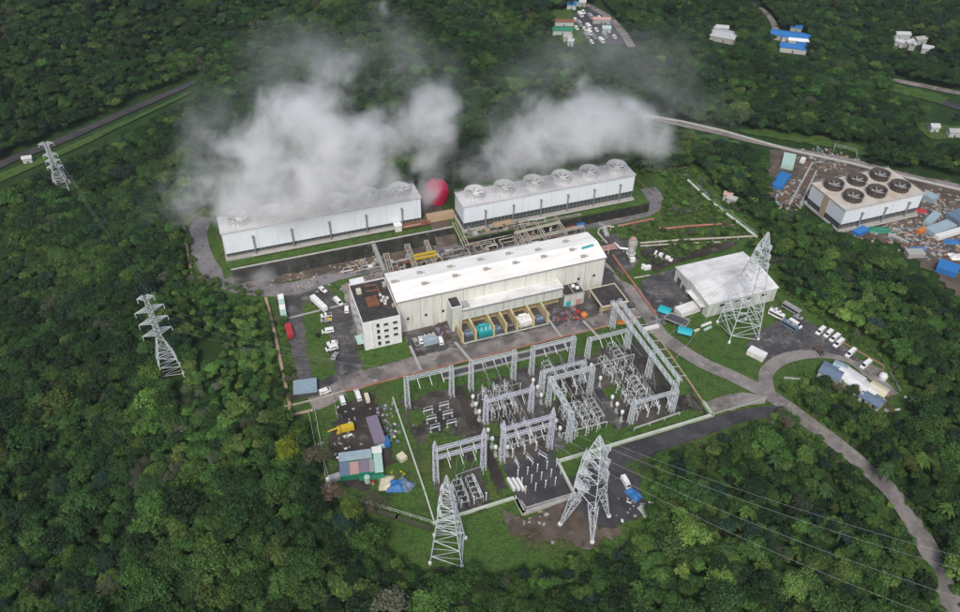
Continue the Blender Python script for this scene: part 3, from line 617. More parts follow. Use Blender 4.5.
def pylon(label, a, b, apex_y, levels, arms, mat='galv', t=0.22, leg_open=0.0, group='lattice pylons around the plant', lift=0.0, footing=0.6):
    """a, b: two feet nearest the camera (photo points); levels: (height share, width share); arms: (height share, length)"""
    A, B = T(*a), T(*b); e = Vector((B.x - A.x, B.y - A.y, 0)); S = e.length; ang = math.atan2(e.y, e.x)
    nrm = Vector((-e.y, e.x, 0)).normalized()
    if nrm.y < 0: nrm = -nrm
    C0 = (A + B) / 2 + nrm * S / 2; C0.z = min(float(hgt(C0.x, C0.y)), A.z) + lift
    H = top_h(C0, apex_y); hw = S / 2
    t0 = thing('lattice_pylon', label, 'pylon', C0, ang, group)
    lv = [(z * H, q * hw) for z, q in levels]
    # four legs up to the first level, each its own lattice
    z1, w1 = lv[1]; z0, w0 = lv[0]
    bd = MB()
    if leg_open:
        for sx in (-1, 1):
            for sy in (-1, 1):
                lg = lattice(MB(), (sx * w0, sy * w0, 0), (sx * w1 * 0.72, sy * w1 * 0.72, z1), 0.25, w1 * leg_open, 5, t * 0.7)
                part('leg', lg, mat, t0)
    else: lattice(bd, (0, 0, z0), (0, 0, z1), w0, w1, 4, t, ax=(1, 0, 0))
    for (za, wa), (zb, wb) in zip(lv[1:], lv[2:]):
        n = max(2, int(round((zb - za) / max(1.2, (wa + wb) * 0.62)))); lattice(bd, (0, 0, za), (0, 0, zb), wa, wb, n, t * 0.85, ax=(1, 0, 0))
    part('body', bd, mat, t0)
    tips = []
    for za, ln, dr in arms:
        z = za * H
        wz = np.interp(z, [q[0] for q in lv], [q[1] for q in lv])
        for s in (-1, 1):
            d = Vector((math.cos(dr), math.sin(dr), 0)) * s; q = Vector((-d.y, d.x, 0)); am = MB(); tip = d * (wz + ln) + Vector((0, 0, z))
            st_ = [d * wz * 0.9 + q * wz + Vector((0, 0, z - 0.9)), d * wz * 0.9 - q * wz + Vector((0, 0, z - 0.9)), d * wz * 0.9 + q * wz + Vector((0, 0, z + 0.9)), d * wz * 0.9 - q * wz + Vector((0, 0, z + 0.9))]
            for c in st_: am.tube(c, tip, t * 0.6, 4, cap=False)
            for k in range(1, 5):
                f0, f1 = (k - 1) / 5, k / 5
                for i, j in ((0, 1), (2, 3), (0, 2), (1, 3)):
                    am.tube(st_[i].lerp(tip, f0), st_[j].lerp(tip, f1), t * 0.4, 3, cap=False); am.tube(st_[i].lerp(tip, f1), st_[j].lerp(tip, f1), t * 0.4, 3, cap=False)
            arm = part('crossarm', am, mat, t0)
            ins = MB()
            for dz in (0, ): ins.tube(tip, tip - Vector((0, 0, 2.2)), 0.13, 6)
            part('insulator', ins, 'porcelain', arm)
            tips.append(Matrix.Translation(C0) @ Matrix.Rotation(ang, 4, 'Z') @ (tip - Vector((0, 0, 1.0))))
    for sx in (-1, 1):
        for sy in (-1, 1):
            part('footing', MB().lathe([(0.01, 0.9), (footing, 0.9), (footing, -1.5)], (sx * w0, sy * w0, 0), 8), 'porcelain', t0)
    return t0, tips, H
t590, tipsA, _ = pylon('broad silvery pylon with splayed legs on white footings beside the dark work pad', (560, 525), (592, 543), 436, [(0, 1), (0.34, 0.7), (0.6, 0.56), (0.84, 0.36), (1.0, 0.03)],
      [(0.52, 3.0, R(60)), (0.67, 3.0, R(60)), (0.82, 3.0, R(60))], leg_open=0.32, t=0.2, footing=0.8)
tbl, tipsB, _ = pylon('slim pale pylon on the lawn below the switchyard, with a pointed top', (430, 564), (462, 567), 476, [(0, 1), (0.38, 0.66), (0.84, 0.22), (1.0, 0.03)],
      [(0.86, 0.9, R(20)), (0.72, 0.8, R(20)), (0.6, 0.7, R(20))], mat='pale_metal' if False else 'galv', t=0.2)
t_r, tipsC, _ = pylon('tallest pylon, standing on grass in front of the white warehouse', (729, 343), (758, 340), 232.7, [(0, 1), (0.3, 0.82), (0.7, 0.42), (0.88, 0.24), (1.0, 0.03)],
      [(0.68, 2.6, R(8)), (0.77, 2.4, R(8)), (0.86, 2.2, R(8))], t=0.24, leg_open=0.0)
t1, tipsD, _ = pylon('pylon with three pairs of long crossarms and a flat head in the forest', (164, 386), (185, 377), 297, [(0, 1.0), (0.2, 0.76), (0.45, 0.27), (1.0, 0.16)],
      [(0.995, 2.2, R(-8)), (0.85, 4.4, R(4)), (0.7, 4.4, R(4)), (0.55, 4.4, R(4))], t=0.16, lift=3)
t_f, tipsE, _ = pylon('small distant pylon beside the valley road, above dark forest', (56, 194), (70, 192), 143, [(0, 1), (0.28, 0.7), (0.5, 0.34), (1.0, 0.22)],
      [(0.99, 3.0, R(0)), (0.74, 2.6, R(0)), (0.6, 2.6, R(0)), (0.46, 2.6, R(0))], t=0.17, lift=3)
def cable(a, b, sag, label, group, r=0.04, cat='power line'):
    a, b = Vector(a), Vector(b); pts = []
    for i in range(25): f = i / 24; p = a.lerp(b, f); p.z -= sag * 4 * f * (1 - f); pts.append(p)
    return single('power_line', MB().path(pts, r, 4), 'wire', label, cat, group=group)
LA = 'power line running from the broad pylon out over the right-hand forest'
far_t = [P(1330, 655, 25), P(1330, 700, 25), P(1330, 745, 25), P(1330, 640, 30)]
rt = sorted(tipsA, key=lambda p: -(p.x * 0.8 - p.y * .3))[:3]; rt.sort(key=lambda p: -p.z)
for a, b in zip(rt, far_t): cable(a, b, 9, LA, 'lines over the right forest', 0.035)
apexA = Vector((t590.location.x, t590.location.y, t590.location.z + _ * 0 + 43)); cable(apexA, far_t[3], 8, LA, 'lines over the right forest', 0.03)
for i in range(1, 4):
    cable(tipsD[2 * i + 1], tipsE[2 * i + 1], 8, 'faint power line between the two forest pylons', 'lines between the forest pylons', 0.02)
    cable(tipsD[2 * i + 1], W(46 + 4 * i, 196.3, 16.5), 6, 'thin power line from the forest pylon towards the switchyard', 'lines from the forest pylon', 0.018)
    cable(tipsC[2 * i - 2], W(139, 205 - 12 * i, 16.0), 3, 'power line from the tallest pylon down to the switchyard beam', 'lines from the tallest pylon', 0.05)
    cable(tipsB[2 * i - 1], W(49 + 4 * i, 159.2, 18.5), 2, 'short power line from the slim pylon to the switchyard portal', 'lines from the slim pylon', 0.05)
    cable(tipsA[2 * i - 1], W(72 + 5 * i, 160.5, 18.5), 2, 'short power line from the broad pylon to the switchyard portal', 'lines from the broad pylon to the yard', 0.05)

# ------------------------------------------------------------------ switchyard
def portal(label, u0, u1, v, h, beams, peak=0.0, mat='galv', skip_left=False, skip_right=False):
    t = thing('switchyard_portal', label, 'portal', W(u0, v), AZ, 'steel portals of the switchyard'); L = u1 - u0
    for x, sk in ((0, skip_left), (L, skip_right)):
        if sk: continue
        mb = MB(); lattice(mb, (x, 0, 0), (x, 0, h - peak), 0.85, 0.65, 9, 0.125, ax=(1, 0, 0))
        if peak: lattice(mb, (x, 0, h - peak), (x, 0, h), 0.75, 0.08, 3, 0.12, ax=(1, 0, 0))
        part('post', mb, mat, t)
    for hb in beams:
        part('beam', lattice(MB(), (0, 0, hb), (L, 0, hb), 0.5, 0.5, 11, 0.11), mat, t)
        for j in range(3):
            x = L * (j + 0.9) / 3.8
            part('insulator', MB().tube((x, -0.4, hb - 0.5), (x + 0.2, -3.4, hb - 3.0), 0.13, 6), 'porcelain', t)
    return t
def post_on(t, x, y, h, mat='galv'): return part('post', lattice(MB(), (x, y, 0), (x, y, h), 0.95, 0.75, 8, 0.15, ax=(1, 0, 0)), mat, t)
portal('portal at the left end of the back row beside the green strip', 44.6, 62.2, 195.6, 16.5, [15.7])
portal('second portal of the back row behind the disconnector frames', 70.3, 88.0, 196.3, 16, [15.2])
portal('third portal of the back row, level with the white transformer', 95.8, 113.2, 196.5, 15.5, [14.8])
portal('back row portal nearest the tallest pylon', 120.9, 139.4, 197.5, 11.5, [10.8])
portal('middle row portal on the left, joined to the lilac front portals by lanes', 69.8, 88.0, 178.4, 16.5, [12.6], peak=3.5, mat='galv_lilac')
portal('middle row portal whose beams form a square with cross bars', 95.6, 113.0, 179.2, 15.5, [14.6])
portal('front row portal with two beams at the left corner of the yard', 44.5, 61.9, 159.1, 22.5, [18.0, 13.6], peak=4, mat='galv_lilac')
portal('front row portal with two beams above the dark equipment pad', 69.3, 87.7, 159.8, 22.5, [18.0, 13.6], peak=4, mat='galv_lilac')
portal('low front row portal at the right corner of the yard', 121.2, 138.9, 160.8, 12.5, [11.6])
t = thing('switchyard_portal', 'long double beam portal running along the right edge of the yard', 'portal', W(138.9, 160.9), AZ, 'steel portals of the switchyard')
for y in (1.5, 19, 37, 50): post_on(t, 0.2, y, 14.5) if y != 1.5 else post_on(t, 0.2, y, 15)
for x in (-1.2, 2.2): part('beam', lattice(MB(), (x, 1.5, 14.6), (x, 51, 14.6), 0.55, 0.55, 26, 0.13), 'galv', t)
for y in range(4, 50, 5): part('strut', MB().tube((2.8, y, 14.8), (6.0, y, 14.2), 0.12, 5), 'galv', t)
t = thing('switchyard_portal', 'single beam running towards the camera from the middle of the yard', 'portal', W(95.6, 160.6), AZ, 'steel portals of the switchyard')
post_on(t, 0, 0, 15.5); part('beam', lattice(MB(), (0, 0, 15.0), (0, 18.4, 15.0), 0.75, 0.75, 11, 0.14), 'galv', t)
for y in (5, 11): part('strut', MB().tube((0.7, y, 15), (3.6, y + .4, 14.6), 0.13, 5), 'galv', t)
t = thing('switchyard_portal', 'second beam of the square above the middle of the yard', 'portal', W(95.6, 186.0), AZ, 'steel portals of the switchyard')
part('beam', lattice(MB(), (0, 0, 11.8), (17.4, 0, 11.8), 0.45, 0.45, 12, 0.12), 'galv', t)
for x in (0, 17.4): post_on(t, x, 0, 12)
for x in (4, 8, 12): part('strut', MB().tube((x, -6.4, 13.6), (x, -0.4, 12.0), 0.13, 5), 'galv', t)

def disconnector():
    t = thing('disconnector_switch', 'grey disconnector on two insulator posts', 'disconnector', (0, 0, 0), AZ, 'disconnector switches in the yard'); t.scale = (1.0, 1.0, 0.82)
    f = MB()
    for y in (-1.7, 1.7):
        for x in (-0.25, 0.25): f.tube((x, y, 0), (x * .7, y, 2.7), 0.07, 4)
    f.box(-0.25, 0.25, -2.1, 2.1, 2.7, 2.9); part('frame', f, 'galv', t)
    for y in (-1.7, 1.7): part('footing', MB().box(-.45, .45, y - .35, y + .35, 0, 0.25), 'concrete', t)
    for y in (-1.6, 1.6): part('insulator', MB().lathe([(0.01, 2.9), (0.2, 2.9), (0.14, 3.3), (0.2, 3.6), (0.13, 4.0), (0.19, 4.3), (0.12, 4.7), (0.01, 4.8)], (0, y, 0), 8), 'grey', t)
    part('blade', MB().tube((0, -1.9, 4.85), (0, 1.9, 4.85), 0.09, 5), 'galv', t)
    return t
def breaker():
    t = thing('circuit_breaker', 'white headed circuit breaker', 'circuit breaker', (0, 0, 0), AZ, 'white circuit breakers in the yard')
    part('support', lattice(MB(), (0, 0, 0), (0, 0, 2.6), 0.3, 0.3, 3, 0.07), 'galv', t); part('footing', MB().box(-.8, .8, -.8, .8, 0, 0.25), 'concrete', t)
    part('column', MB().lathe([(0.01, 2.6), (0.34, 2.6), (0.26, 3.2), (0.36, 3.8), (0.26, 4.3), (0.01, 4.4)], (0, 0, 0), 10), 'grey', t)
    part('head', MB().lathe([(0.01, 4.2), (0.55, 4.3), (0.75, 4.9), (0.65, 5.7), (0.3, 6.1), (0.01, 6.1)], (0, 0, 0), 12), 'porcelain', t)
    return t
def post_ins():
    t = thing('post_insulator', 'slender white post insulator', 'insulator', (0, 0, 0), AZ, 'post insulators in the yard')
    part('support', MB().tube((0, 0, 0), (0, 0, 2.2), 0.16, 6), 'galv', t); part('footing', MB().box(-.35, .35, -.35, .35, 0, 0.25), 'concrete', t)
    part('stack', MB().lathe([(0.01, 2.2), (0.22, 2.2), (0.16, 2.7), (0.22, 3.1), (0.15, 3.6), (0.21, 4.0), (0.14, 4.5), (0.3, 4.8), (0.01, 5.0)], (0, 0, 0), 8), 'porcelain', t)
    return t
DS, CBk, PI_ = disconnector(), breaker(), post_ins(); used = {}
def place(proto, u, v, rz, label=None):
    k = proto.name
    if k not in used: used[k] = 1; proto.location = W(u, v); proto.rotation_euler.z = AZ + rz; o = proto
    else: o = dup(proto, W(u, v), AZ + rz)
    if label: o['label'] = label
    return o
bays = [(44.6, 'in the leftmost bay'), (70.2, 'in the second bay'), (95.7, 'in the third bay'), (121.0, 'in the rightmost bay')]
for k, (u0, nm) in enumerate(bays):
    rows = {0: [], 1: [192.5, 186.5, 182.0, 172.5, 167, 163], 2: [192.5, 183.5, 173.5, 168.5, 163.5], 3: [190, 184.5, 179, 173.5, 168, 164]}[k]
    for r_, v in enumerate(rows):
        for j in range(3):
            rn = ['behind the middle portals', 'behind the middle portals', 'near the middle portals', 'in front of the middle portals', 'in front of the middle portals', 'close to the front row'][r_]
            place(DS, u0 + 4.0 + 4.6 * j, v, 0, f'grey disconnector {nm}, {rn}')
        for j in range(3): place(PI_, u0 + 2.6 + 4.6 * j + (0.8 if r_ % 2 else 0), v - 2.4, 0, f'slender white insulator {nm}, {rn}')
for j in range(3):
    place(DS, 51 + 0 * j, 190.0 - 4.4 * j, R(90), 'grey disconnector on two posts along the bare strip of the leftmost bay')
    place(DS, 57.5, 190.5 - 4.6 * j, R(90), 'grey disconnector beside the service lane of the leftmost bay')
for lbl, pts in (('white headed breaker beside the service lane right of the leftmost bay', [(472.8, 400.5), (475.8, 408), (479.2, 415.5)]),
                 ('white headed breaker beside the second service lane behind the middle row', [(532.5, 384), (536.7, 391), (540.5, 399)]),
                 ('white headed breaker between the two right bays, near the square of beams', [(590, 369), (599, 382)]),
                 ('white headed breaker in the middle of the right half of the yard', [(610.8, 401), (615.5, 408), (620.5, 416)]),
                 ('white headed breaker left of the lilac portal above the dark pad', [(487.8, 434), (492, 442.5), (495.3, 451)]),
                 ('white headed breaker right of the lilac portal above the dark pad', [(555, 424.5), (559, 432)])):
    for q in pts:
        u, v = UV(P(q[0], q[1] + 5)); place(CBk, u, v, 0, lbl)
for a in range(5):
    for b_ in range(3):
        if (a, b_) in ((4, 2),): continue
        place(PI_, 72 + 3.7 * a, 151.5 - 3.6 * b_, 0, 'slender white post on the dark equipment pad beside the broad pylon')
for a in range(3):
    place(DS, 73.5 + 5 * a, 156.2, R(15 * a), 'grey disconnector at the back of the dark equipment pad')
    place(CBk, 72 + 6.0 * a, 161.8 + 0.2 * a, 0, 'white headed breaker under the lilac portal above the dark pad') if a < 1 else None
    place(DS, 48.0 + 4.4 * a, 154.0, 0, 'grey disconnector between the left front portal and the slim pylon')
    place(DS, 48.0 + 4.4 * a, 149.0, 0, 'grey disconnector close behind the slim pylon')
    place(PI_, 49.5 + 4.4 * a, 146.2, 0, 'slender white post behind the slim pylon')
for k, (u0, nm) in enumerate(bays[1:]):
    for j in range(3):
        u = u0 + 4.0 + 4.6 * j; cable(W(u, 196.0, 15.0), W(u, 179.0, 14.4), 1.2, f'overhead conductor {nm} between the back and middle portals', 'overhead conductors of the yard', 0.07, 'conductor')
        if k < 2: cable(W(u, 178.5, 14.4), W(u, 160.5, 13.8), 1.2, f'overhead conductor {nm} between the middle and front portals', 'overhead conductors of the yard', 0.07, 'conductor')
        cable(W(u, 190.0, 14.6), W(u + .6, 186.5, 5.4), -0.3, f'slack dropper wire {nm} from the overhead conductor', 'droppers of the yard', 0.06, 'conductor')
        cable(W(u + 1, 173.0, 13.6), W(u + 1.6, 169.0, 5.4), -0.3, f'slack dropper wire {nm} in front of the middle portals', 'droppers of the yard', 0.06, 'conductor')
def bus(label, u0, v0, u1, v1, h, step=6.0, r=0.11):
    t = thing('bus_bar', label, 'bus bar', (0, 0, 0), AZ, 'bus bars across the yard'); L = math.hypot(u1 - u0, v1 - v0); n = max(1, int(L / step))
    part('tube', MB().tube((u0, v0, h), (u1, v1, h), r, 6), 'concrete', t)
    for i in range(n + 1):
        f = i / n; x, y = u0 + (u1 - u0) * f, v0 + (v1 - v0) * f
        part('support', MB().tube((x, y, 0), (x, y, h - 1.3), 0.13, 5).tube((x, y, h - 1.3), (x, y, h - 0.1), 0.2, 6), 'galv', t)
def comb(label, u0, v0, w_, d_, n, h=3.4):
    t = thing('equipment_frame', label, 'frame', W(u0, v0), AZ, 'low steel equipment frames in the yard')
    for x in (0, w_):
        part('side_rail', MB().tube((x, 0, h), (x, d_, h), 0.14, 4), 'galv', t)
    for i in range(n):
        y = d_ * i / (n - 1); part('cross_bar', MB().tube((0, y, h), (w_, y, h), 0.1, 4), 'galv', t)
        for x in (0, w_): part('leg', MB().tube((x, y, 0), (x, y, h), 0.1, 4), 'galv', t)
        for x in (w_ * .25, w_ * .75): part('insulator', MB().lathe([(0.01, h), (0.16, h), (0.12, h + .6), (0.16, h + .9), (0.01, h + 1.2)], (x, y, 0), 6), 'porcelain', t)
    return t
for i, (u, v) in enumerate(((73, 181), (79, 182), (98, 165), (103.5, 165), (109, 165), (124, 164), (130, 170), (124, 184), (131, 190), (101, 189), (49, 146), (54, 146))):
    comb(['low frame left under the middle portal of the second bay', 'low frame right under the middle portal of the second bay', 'left of three low frames in front of the third bay', 'middle of three low frames in front of the third bay', 'right of three low frames in front of the third bay', 'low frame behind the low right corner portal', 'low frame in the middle of the rightmost bay', 'low frame under the grey bus bar of the rightmost bay',
          'low frame behind the bus bar of the rightmost bay', 'low frame behind the square of beams', 'left low frame behind the slim pylon', 'right low frame behind the slim pylon'][i], u, v, 3.2, 9.5, 5)
bus('long grey bus bar across the right half of the yard', 96, 187.8, 137, 188.6, 5.8, r=.24)
bus('grey bus bar behind the middle portal of the second bay', 70.5, 188.6, 88, 188.8, 5.6)
bus('grey bus bar under the front of the third bay', 94, 162.5, 112, 162.2, 3.2, r=.3)
bus('grey bus bar under the lilac portal above the dark pad', 69.5, 163.5, 88, 163.5, 3.4, r=.25)
bus('grey bus bar in front of the low right corner portal', 121, 157.2, 141, 158.4, 1.6, r=.35)
bus('bus bar under the left front portal', 51, 156.0, 61, 156.6, 5.5)
for i, u in enumerate((74.8, 79.4, 84)): bus(['first', 'middle', 'last'][i] + ' of three bus bars running towards the camera in the second bay', u, 164, u, 192, 4.6, 7)
for i, u in enumerate((100.5, 105, 109.6)): bus(['first', 'middle', 'last'][i] + ' of three bus bars running towards the camera in the third bay', u, 164, u, 192, 4.6, 7)
for i, u in enumerate((125.5, 130, 134.6)): bus(['first', 'middle', 'last'][i] + ' of three bus bars running towards the camera in the rightmost bay', u, 164, u, 192, 4.6, 7)

# ------------------------------------------------------------------ walls, kerbs, channels, fences
def wall_line(name, label, pts, w_, h, mat, cat='wall', z=0.0, group=None, cap=None):
    """a low wall following points; z may be a number or None for the terrain"""
    p3 = [Vector((x, y, 0)) for x, y in pts]; mb = MB(); cp_ = MB()
    for a, b in zip(p3, p3[1:]):
        d = (b - a).normalized(); q = Vector((-d.y, d.x, 0)) * w_ / 2; za, zb = (float(hgt(a.x, a.y)), float(hgt(b.x, b.y))) if z is None else (z, z)
        vs = [a - q - d * w_ * .49, a + q - d * w_ * .49, b + q, b - q]; zs = [za, za, zb, zb]
        mb.add([(v.x, v.y, zz - 0.3) for v, zz in zip(vs, zs)] + [(v.x, v.y, zz + h) for v, zz in zip(vs, zs)], [(0, 1, 5, 4), (1, 2, 6, 5), (2, 3, 7, 6), (3, 0, 4, 7), (4, 5, 6, 7)])
    return single(name, mb, mat, label, cat, group=group)
def pw_line(*a): return px_poly(a)
wall_line('boundary_wall', 'pale boundary wall in front of the slim pylon and along the yard corner', pw_line((434, 524), (456.7, 516.7), (515, 498.3), (523, 515)), 0.9, 1.0, 'pale_wall')
wall_line('boundary_wall', 'bright boundary wall along the near right side of the switchyard', pw_line((575, 497), (557.5, 462.5), (712, 416), (703, 403)), 1.0, 1.1, 'pale_wall')
wall_line('boundary_wall', 'thin white wall at the left edge of the switchyard', pw_line((393, 399), (425, 493), (434, 522)), 0.5, 0.9, 'pale_wall')
wall_line('boundary_wall', 'rusty brown wall at the right edge of the switchyard', pw_line((655, 334), (668, 352), (703, 403)), 0.5, 0.7, 'tan')
wall_line('pad_wall', 'double grey wall round the near side of the dark equipment pad', pw_line((517, 502), (524, 514), (575, 497)), 1.4, 1.0, 'concrete')
wall_line('pad_wall', 'inner grey wall of the dark equipment pad', pw_line((521, 502), (526, 509), (571, 495)), 0.5, 0.8, 'concrete')
wall_line('road_kerb', 'reddish kerb pipe between the service road and the switchyard', pw_line((345, 391), (400, 377.6), (480, 357.5), (560, 337.8), (640, 318)), 0.6, 0.35, 'red_pipe', 'kerb')
wall_line('road_kerb', 'pale kerb at the top of the left grass strip', pw_line((285, 407), (315, 400), (345, 391)), 0.5, 0.5, 'cream_pipe', 'kerb')
ch = thing('drainage_channel', 'long dark concrete channel with pale edges behind the back row of portals', 'drainage channel', (0, 0, 0), AZ)
part('bed', MB().box(62, 119, 205.4, 208.6, -0.4, 0.2), 'dark_grey', ch)
for v in (204.8, 208.7): part('edge', MB().box(61.6, 119.4, v, v + 0.6, -0.4, 0.9), 'concrete', ch)
for u in range(66, 118, 7): part('tie_beam', MB().box(u, u + 0.5, 205.41, 208.69, 0.5, 0.9), 'concrete', ch)
for i, (a, b) in enumerate((((455, 343), (471, 362)), ((548, 320), (561, 338)), ((410, 347), (421, 371)), ((583, 322), (600, 340)))):
    LEVEL[0] += 1; A_, B_ = P(*a), P(*b); d = (B_ - A_).normalized(); q = Vector((-d.y, d.x, 0)) * 0.6
    sheet('pale_crossing', [tuple((A_ + q)[:2]), tuple((B_ + q)[:2]), tuple((B_ - q)[:2]), tuple((A_ - q)[:2])], 'concrete')
def fence(label, pts, h, mat, step=4.0, z=None, group='fences round the plant', rails=2, r=0.09):
    t = thing('fence', label, 'fence', (0, 0, 0), 0, group); po = MB(); ra = MB()
    for a, b in zip(pts, pts[1:]):
        a, b = Vector((*a, 0)), Vector((*b, 0)); n = max(1, int((b - a).length / step)); prev = None
        for i in range(n + 1):
            p = a.lerp(b, i / n); p.z = float(hgt(p.x, p.y)) if z is None else z
            part('post', MB().tube(p - Vector((0, 0, .3)), p + Vector((0, 0, h)), r * 1.3, 4), mat, t) if i < n or True else None
            if prev is not None:
                for k in range(rails): zz = Vector((0, 0, h * (k + 1) / rails - 0.05)); ra.tube(prev + zz, p + zz, r, 4, cap=False)
            prev = p
    part('rail', ra, mat, t); return t
def pipe(name, label, pts, r, mat, cat='pipe', group=None, legs=True, n=8):
    t = thing(name, label, cat, (0, 0, 0), 0, group); part('pipe', MB().path(pts, r, n), mat, t)
    if legs:
        for a, b in zip(pts, pts[1:]):
            L = (b - a).length
            for i in range(int(L / 9) + 1):
                p = a.lerp(b, (i + 0.5) / (int(L / 9) + 1)); g = float(hgt(p.x, p.y))
                if p.z - g > 0.5: part('support', MB().box(p.x - 0.25, p.x + 0.25, p.y - 0.25, p.y + 0.25, g - .2, p.z - r * 0.7), 'concrete', t)
    return t
def L3(z, *pts): return [P(x, y, z) for x, y in pts]
pipe('drain_pipe', 'tan pipe pair down the left forest edge beside the grass slope', L3(0.8, (184, 226), (188, 256), (193, 281)), 0.7, 'tan', group='tan pipes at the forest edge', legs=False)
pipe('drain_pipe', 'tan pipe following the left boundary from the upper corner down', L3(0.8, (266, 298), (274, 330), (283, 372), (290, 405)), 0.75, 'tan', group='tan pipes at the forest edge', legs=False)
pipe('drain_pipe', 'tan pipe bending round the lower left corner of the plant', L3(0.7, (290, 405), (288, 416), (313, 410)), 0.6, 'tan', group='tan pipes at the forest edge', legs=False)
fence('pale rail fence along the left grass edge of the ring road', pw_line((179, 224), (183, 265)), 1.8, 'concrete', 5)
fence('mossy rail fence curving from the fan tower corner to the forest', pw_line((186, 226), (198, 216), (206, 211)), 1.8, 'tan', 5)
fence('left rail of the narrow fenced strip below the corner', pw_line((309, 414), (316, 449)), 2.0, 'pale_wall', 4)
fence('right rail of the narrow fenced strip below the corner', pw_line((315, 411), (323, 455), (327, 488)), 2.0, 'pale_wall', 4)
fence('tan double fence left of the parked vans', pw_line((333, 397), (338, 420)), 1.6, 'cream_pipe', 3)
fence('rail fence in front of the work yard shed', pw_line((322, 455), (333, 492)), 2.0, 'concrete', 4)
fence('stepped fence on top of the mossy wall below the lawn', pw_line((352, 500), (400, 514), (432, 524)), 2.0, 'pale_wall', 3)
wall_line('mossy_wall', 'dark mossy wall along the lower edge of the lawn left of the slim pylon', pw_line((348, 504), (398, 519), (431, 530)), 1.6, 1.2, 'mossy')
fence('white fence across the gravel drive entrance', pw_line((703, 403), (712, 416), (765, 400)), 1.4, 'pale_wall', 4)
fence('low white rail on the grass inside the road loop', pw_line((784, 379), (808, 381)), 1.2, 'porcelain', 3)
fence('green fence rails beside the pipeline at the upper right', [tuple(T(x, y)[:2]) for x, y in ((833, 152), (834, 147), (855, 152), (856, 158))], 2.2, 'mint', 5)
fence('green-edged fence climbing from the pipeline to the scrub', [tuple(T(x, y)[:2]) for x, y in ((684, 176), (720, 208), (758, 237))], 1.8, 'mint', 6)
fence('rusty fence down the slope right of the ring road', pw_line((636, 181), (650, 193), (661, 203), (658, 214)), 1.6, 'tan', 5)
fence('slanting white fence post line beyond the parked vans', pw_line((890, 373), (900, 392)), 1.0, 'concrete', 4)

# pipelines right of the hall
RG = 'pipelines right of the turbine hall'
pipe('steam_pipeline', 'pale and red pipeline crossing the scrub towards the upper right', L3(1.0, (618, 226), (652, 219), (661, 229), (690, 226), (720, 224), (738, 226)), 0.55, 'red_pipe', group=RG)
pipe('steam_pipeline', 'white topped pipeline running down from the far road', [T(x, y) + Vector((0, 0, 1.2)) for x, y in ((645, 117), (680, 123), (720, 132))] + L3(1.2, (790, 150), (850, 163), (905, 177), (970, 192)), 0.8, 'concrete', group=RG)
pipe('steam_pipeline', 'long pale pipeline slanting down through the scrub', L3(1.2, (688, 180), (705, 196), (722, 210), (740, 224), (757, 237)), 0.7, 'pale_wall', group=RG)
pipe('steam_pipeline', 'cream pipeline from the vessel area to the right slope', L3(1.5, (640, 243), (680, 240), (720, 238), (757, 236)), 0.5, 'cream_pipe', group=RG)
pipe('steam_pipeline', 'second cream pipeline just below the first', L3(1.0, (640, 246), (680, 243.5), (720, 242)), 0.4, 'cream_pipe', group=RG)
pipe('steam_pipeline', 'square cream loop of pipe by the small steam vent', L3(2.5, (607, 243), (598, 233), (599, 229), (608, 226), (614, 227)), 0.5, 'cream_pipe', group=RG)
for i in range(3): pipe('steam_pipeline', ['upper', 'middle', 'lower'][i] + ' of three pink pipes entering the hall end', L3(3.0, (601.5, 247 + 2.0 * i), (616, 244 + 2.0 * i)), 0.38, 'pink_sheet', group=RG)
pipe('steam_pipeline', 'brick red pipeline along the right side of the paved court', L3(1.0, (613, 255), (625, 272), (640, 292), (655, 313)), 0.5, 'red_pipe', group=RG)
pipe('steam_pipeline', 'thin cream pipe on the grass behind the warehouse lane', L3(0.6, (634, 278), (650, 275)), 0.35, 'cream_pipe', group=RG)
pipe('steam_pipeline', 'curved white pipe joining the round silencer vessel', L3(2.5, (615, 243), (620, 248), (628, 249)), 0.5, 'porcelain', group=RG)
sv = thing('silencer_vessel', 'squat round pale silencer vessel beside the steam pipes', 'vessel', P(632, 248, 0), 0)
part('shell', MB().lathe([(2.2, 0), (2.4, 3.0), (2.0, 4.6), (1.2, 4.9), (1.2, 5.4), (0.01, 5.4)], (0, 0, 0), 18), 'concrete', sv)
part('lid', MB().lathe([(1.4, 5.41), (1.4, 5.8), (0.01, 5.9)], (0, 0, 0), 14), 'pink_sheet', sv)
sv = thing('separator_vessel', 'tall grey separator vessel with a white box at its foot', 'vessel', P(630, 258, 0), 0)
part('shell', MB().lathe([(1.0, 0), (1.6, 1.2), (1.7, 5.0), (0.9, 6.2), (0.01, 6.4)], (0, 0, 0), 14), 'concrete', sv)
part('ring', MB().lathe([(1.75, 3), (2.3, 3), (2.3, 3.2), (1.75, 3.2)], (0, 0, 0), 14), 'galv', sv)
single('white_cabinet', MB().box(-1.1, 1.1, -0.8, 0.8, 0, 2.3).box(-1.25, 1.25, -0.95, 0.95, 2.3, 2.45), 'white_paint', 'small white cabinet below the separator vessel', 'cabinet', P(632, 262), R(15))
single('white_cabinet', MB().box(-1.5, 1.5, -0.8, 0.8, 0, 1.6).box(-1.65, 1.65, -0.95, 0.95, 1.6, 1.75), 'white_paint', 'low white box on the grass right of the paved court', 'cabinet', P(647, 269), R(15))
single('round_tank', MB().lathe([(0.01, 2.0), (1.0, 1.9), (1.1, 0)], (0, 0, 0), 12), 'porcelain', 'small white tank beside the low box on the grass', 'tank', P(643, 268))
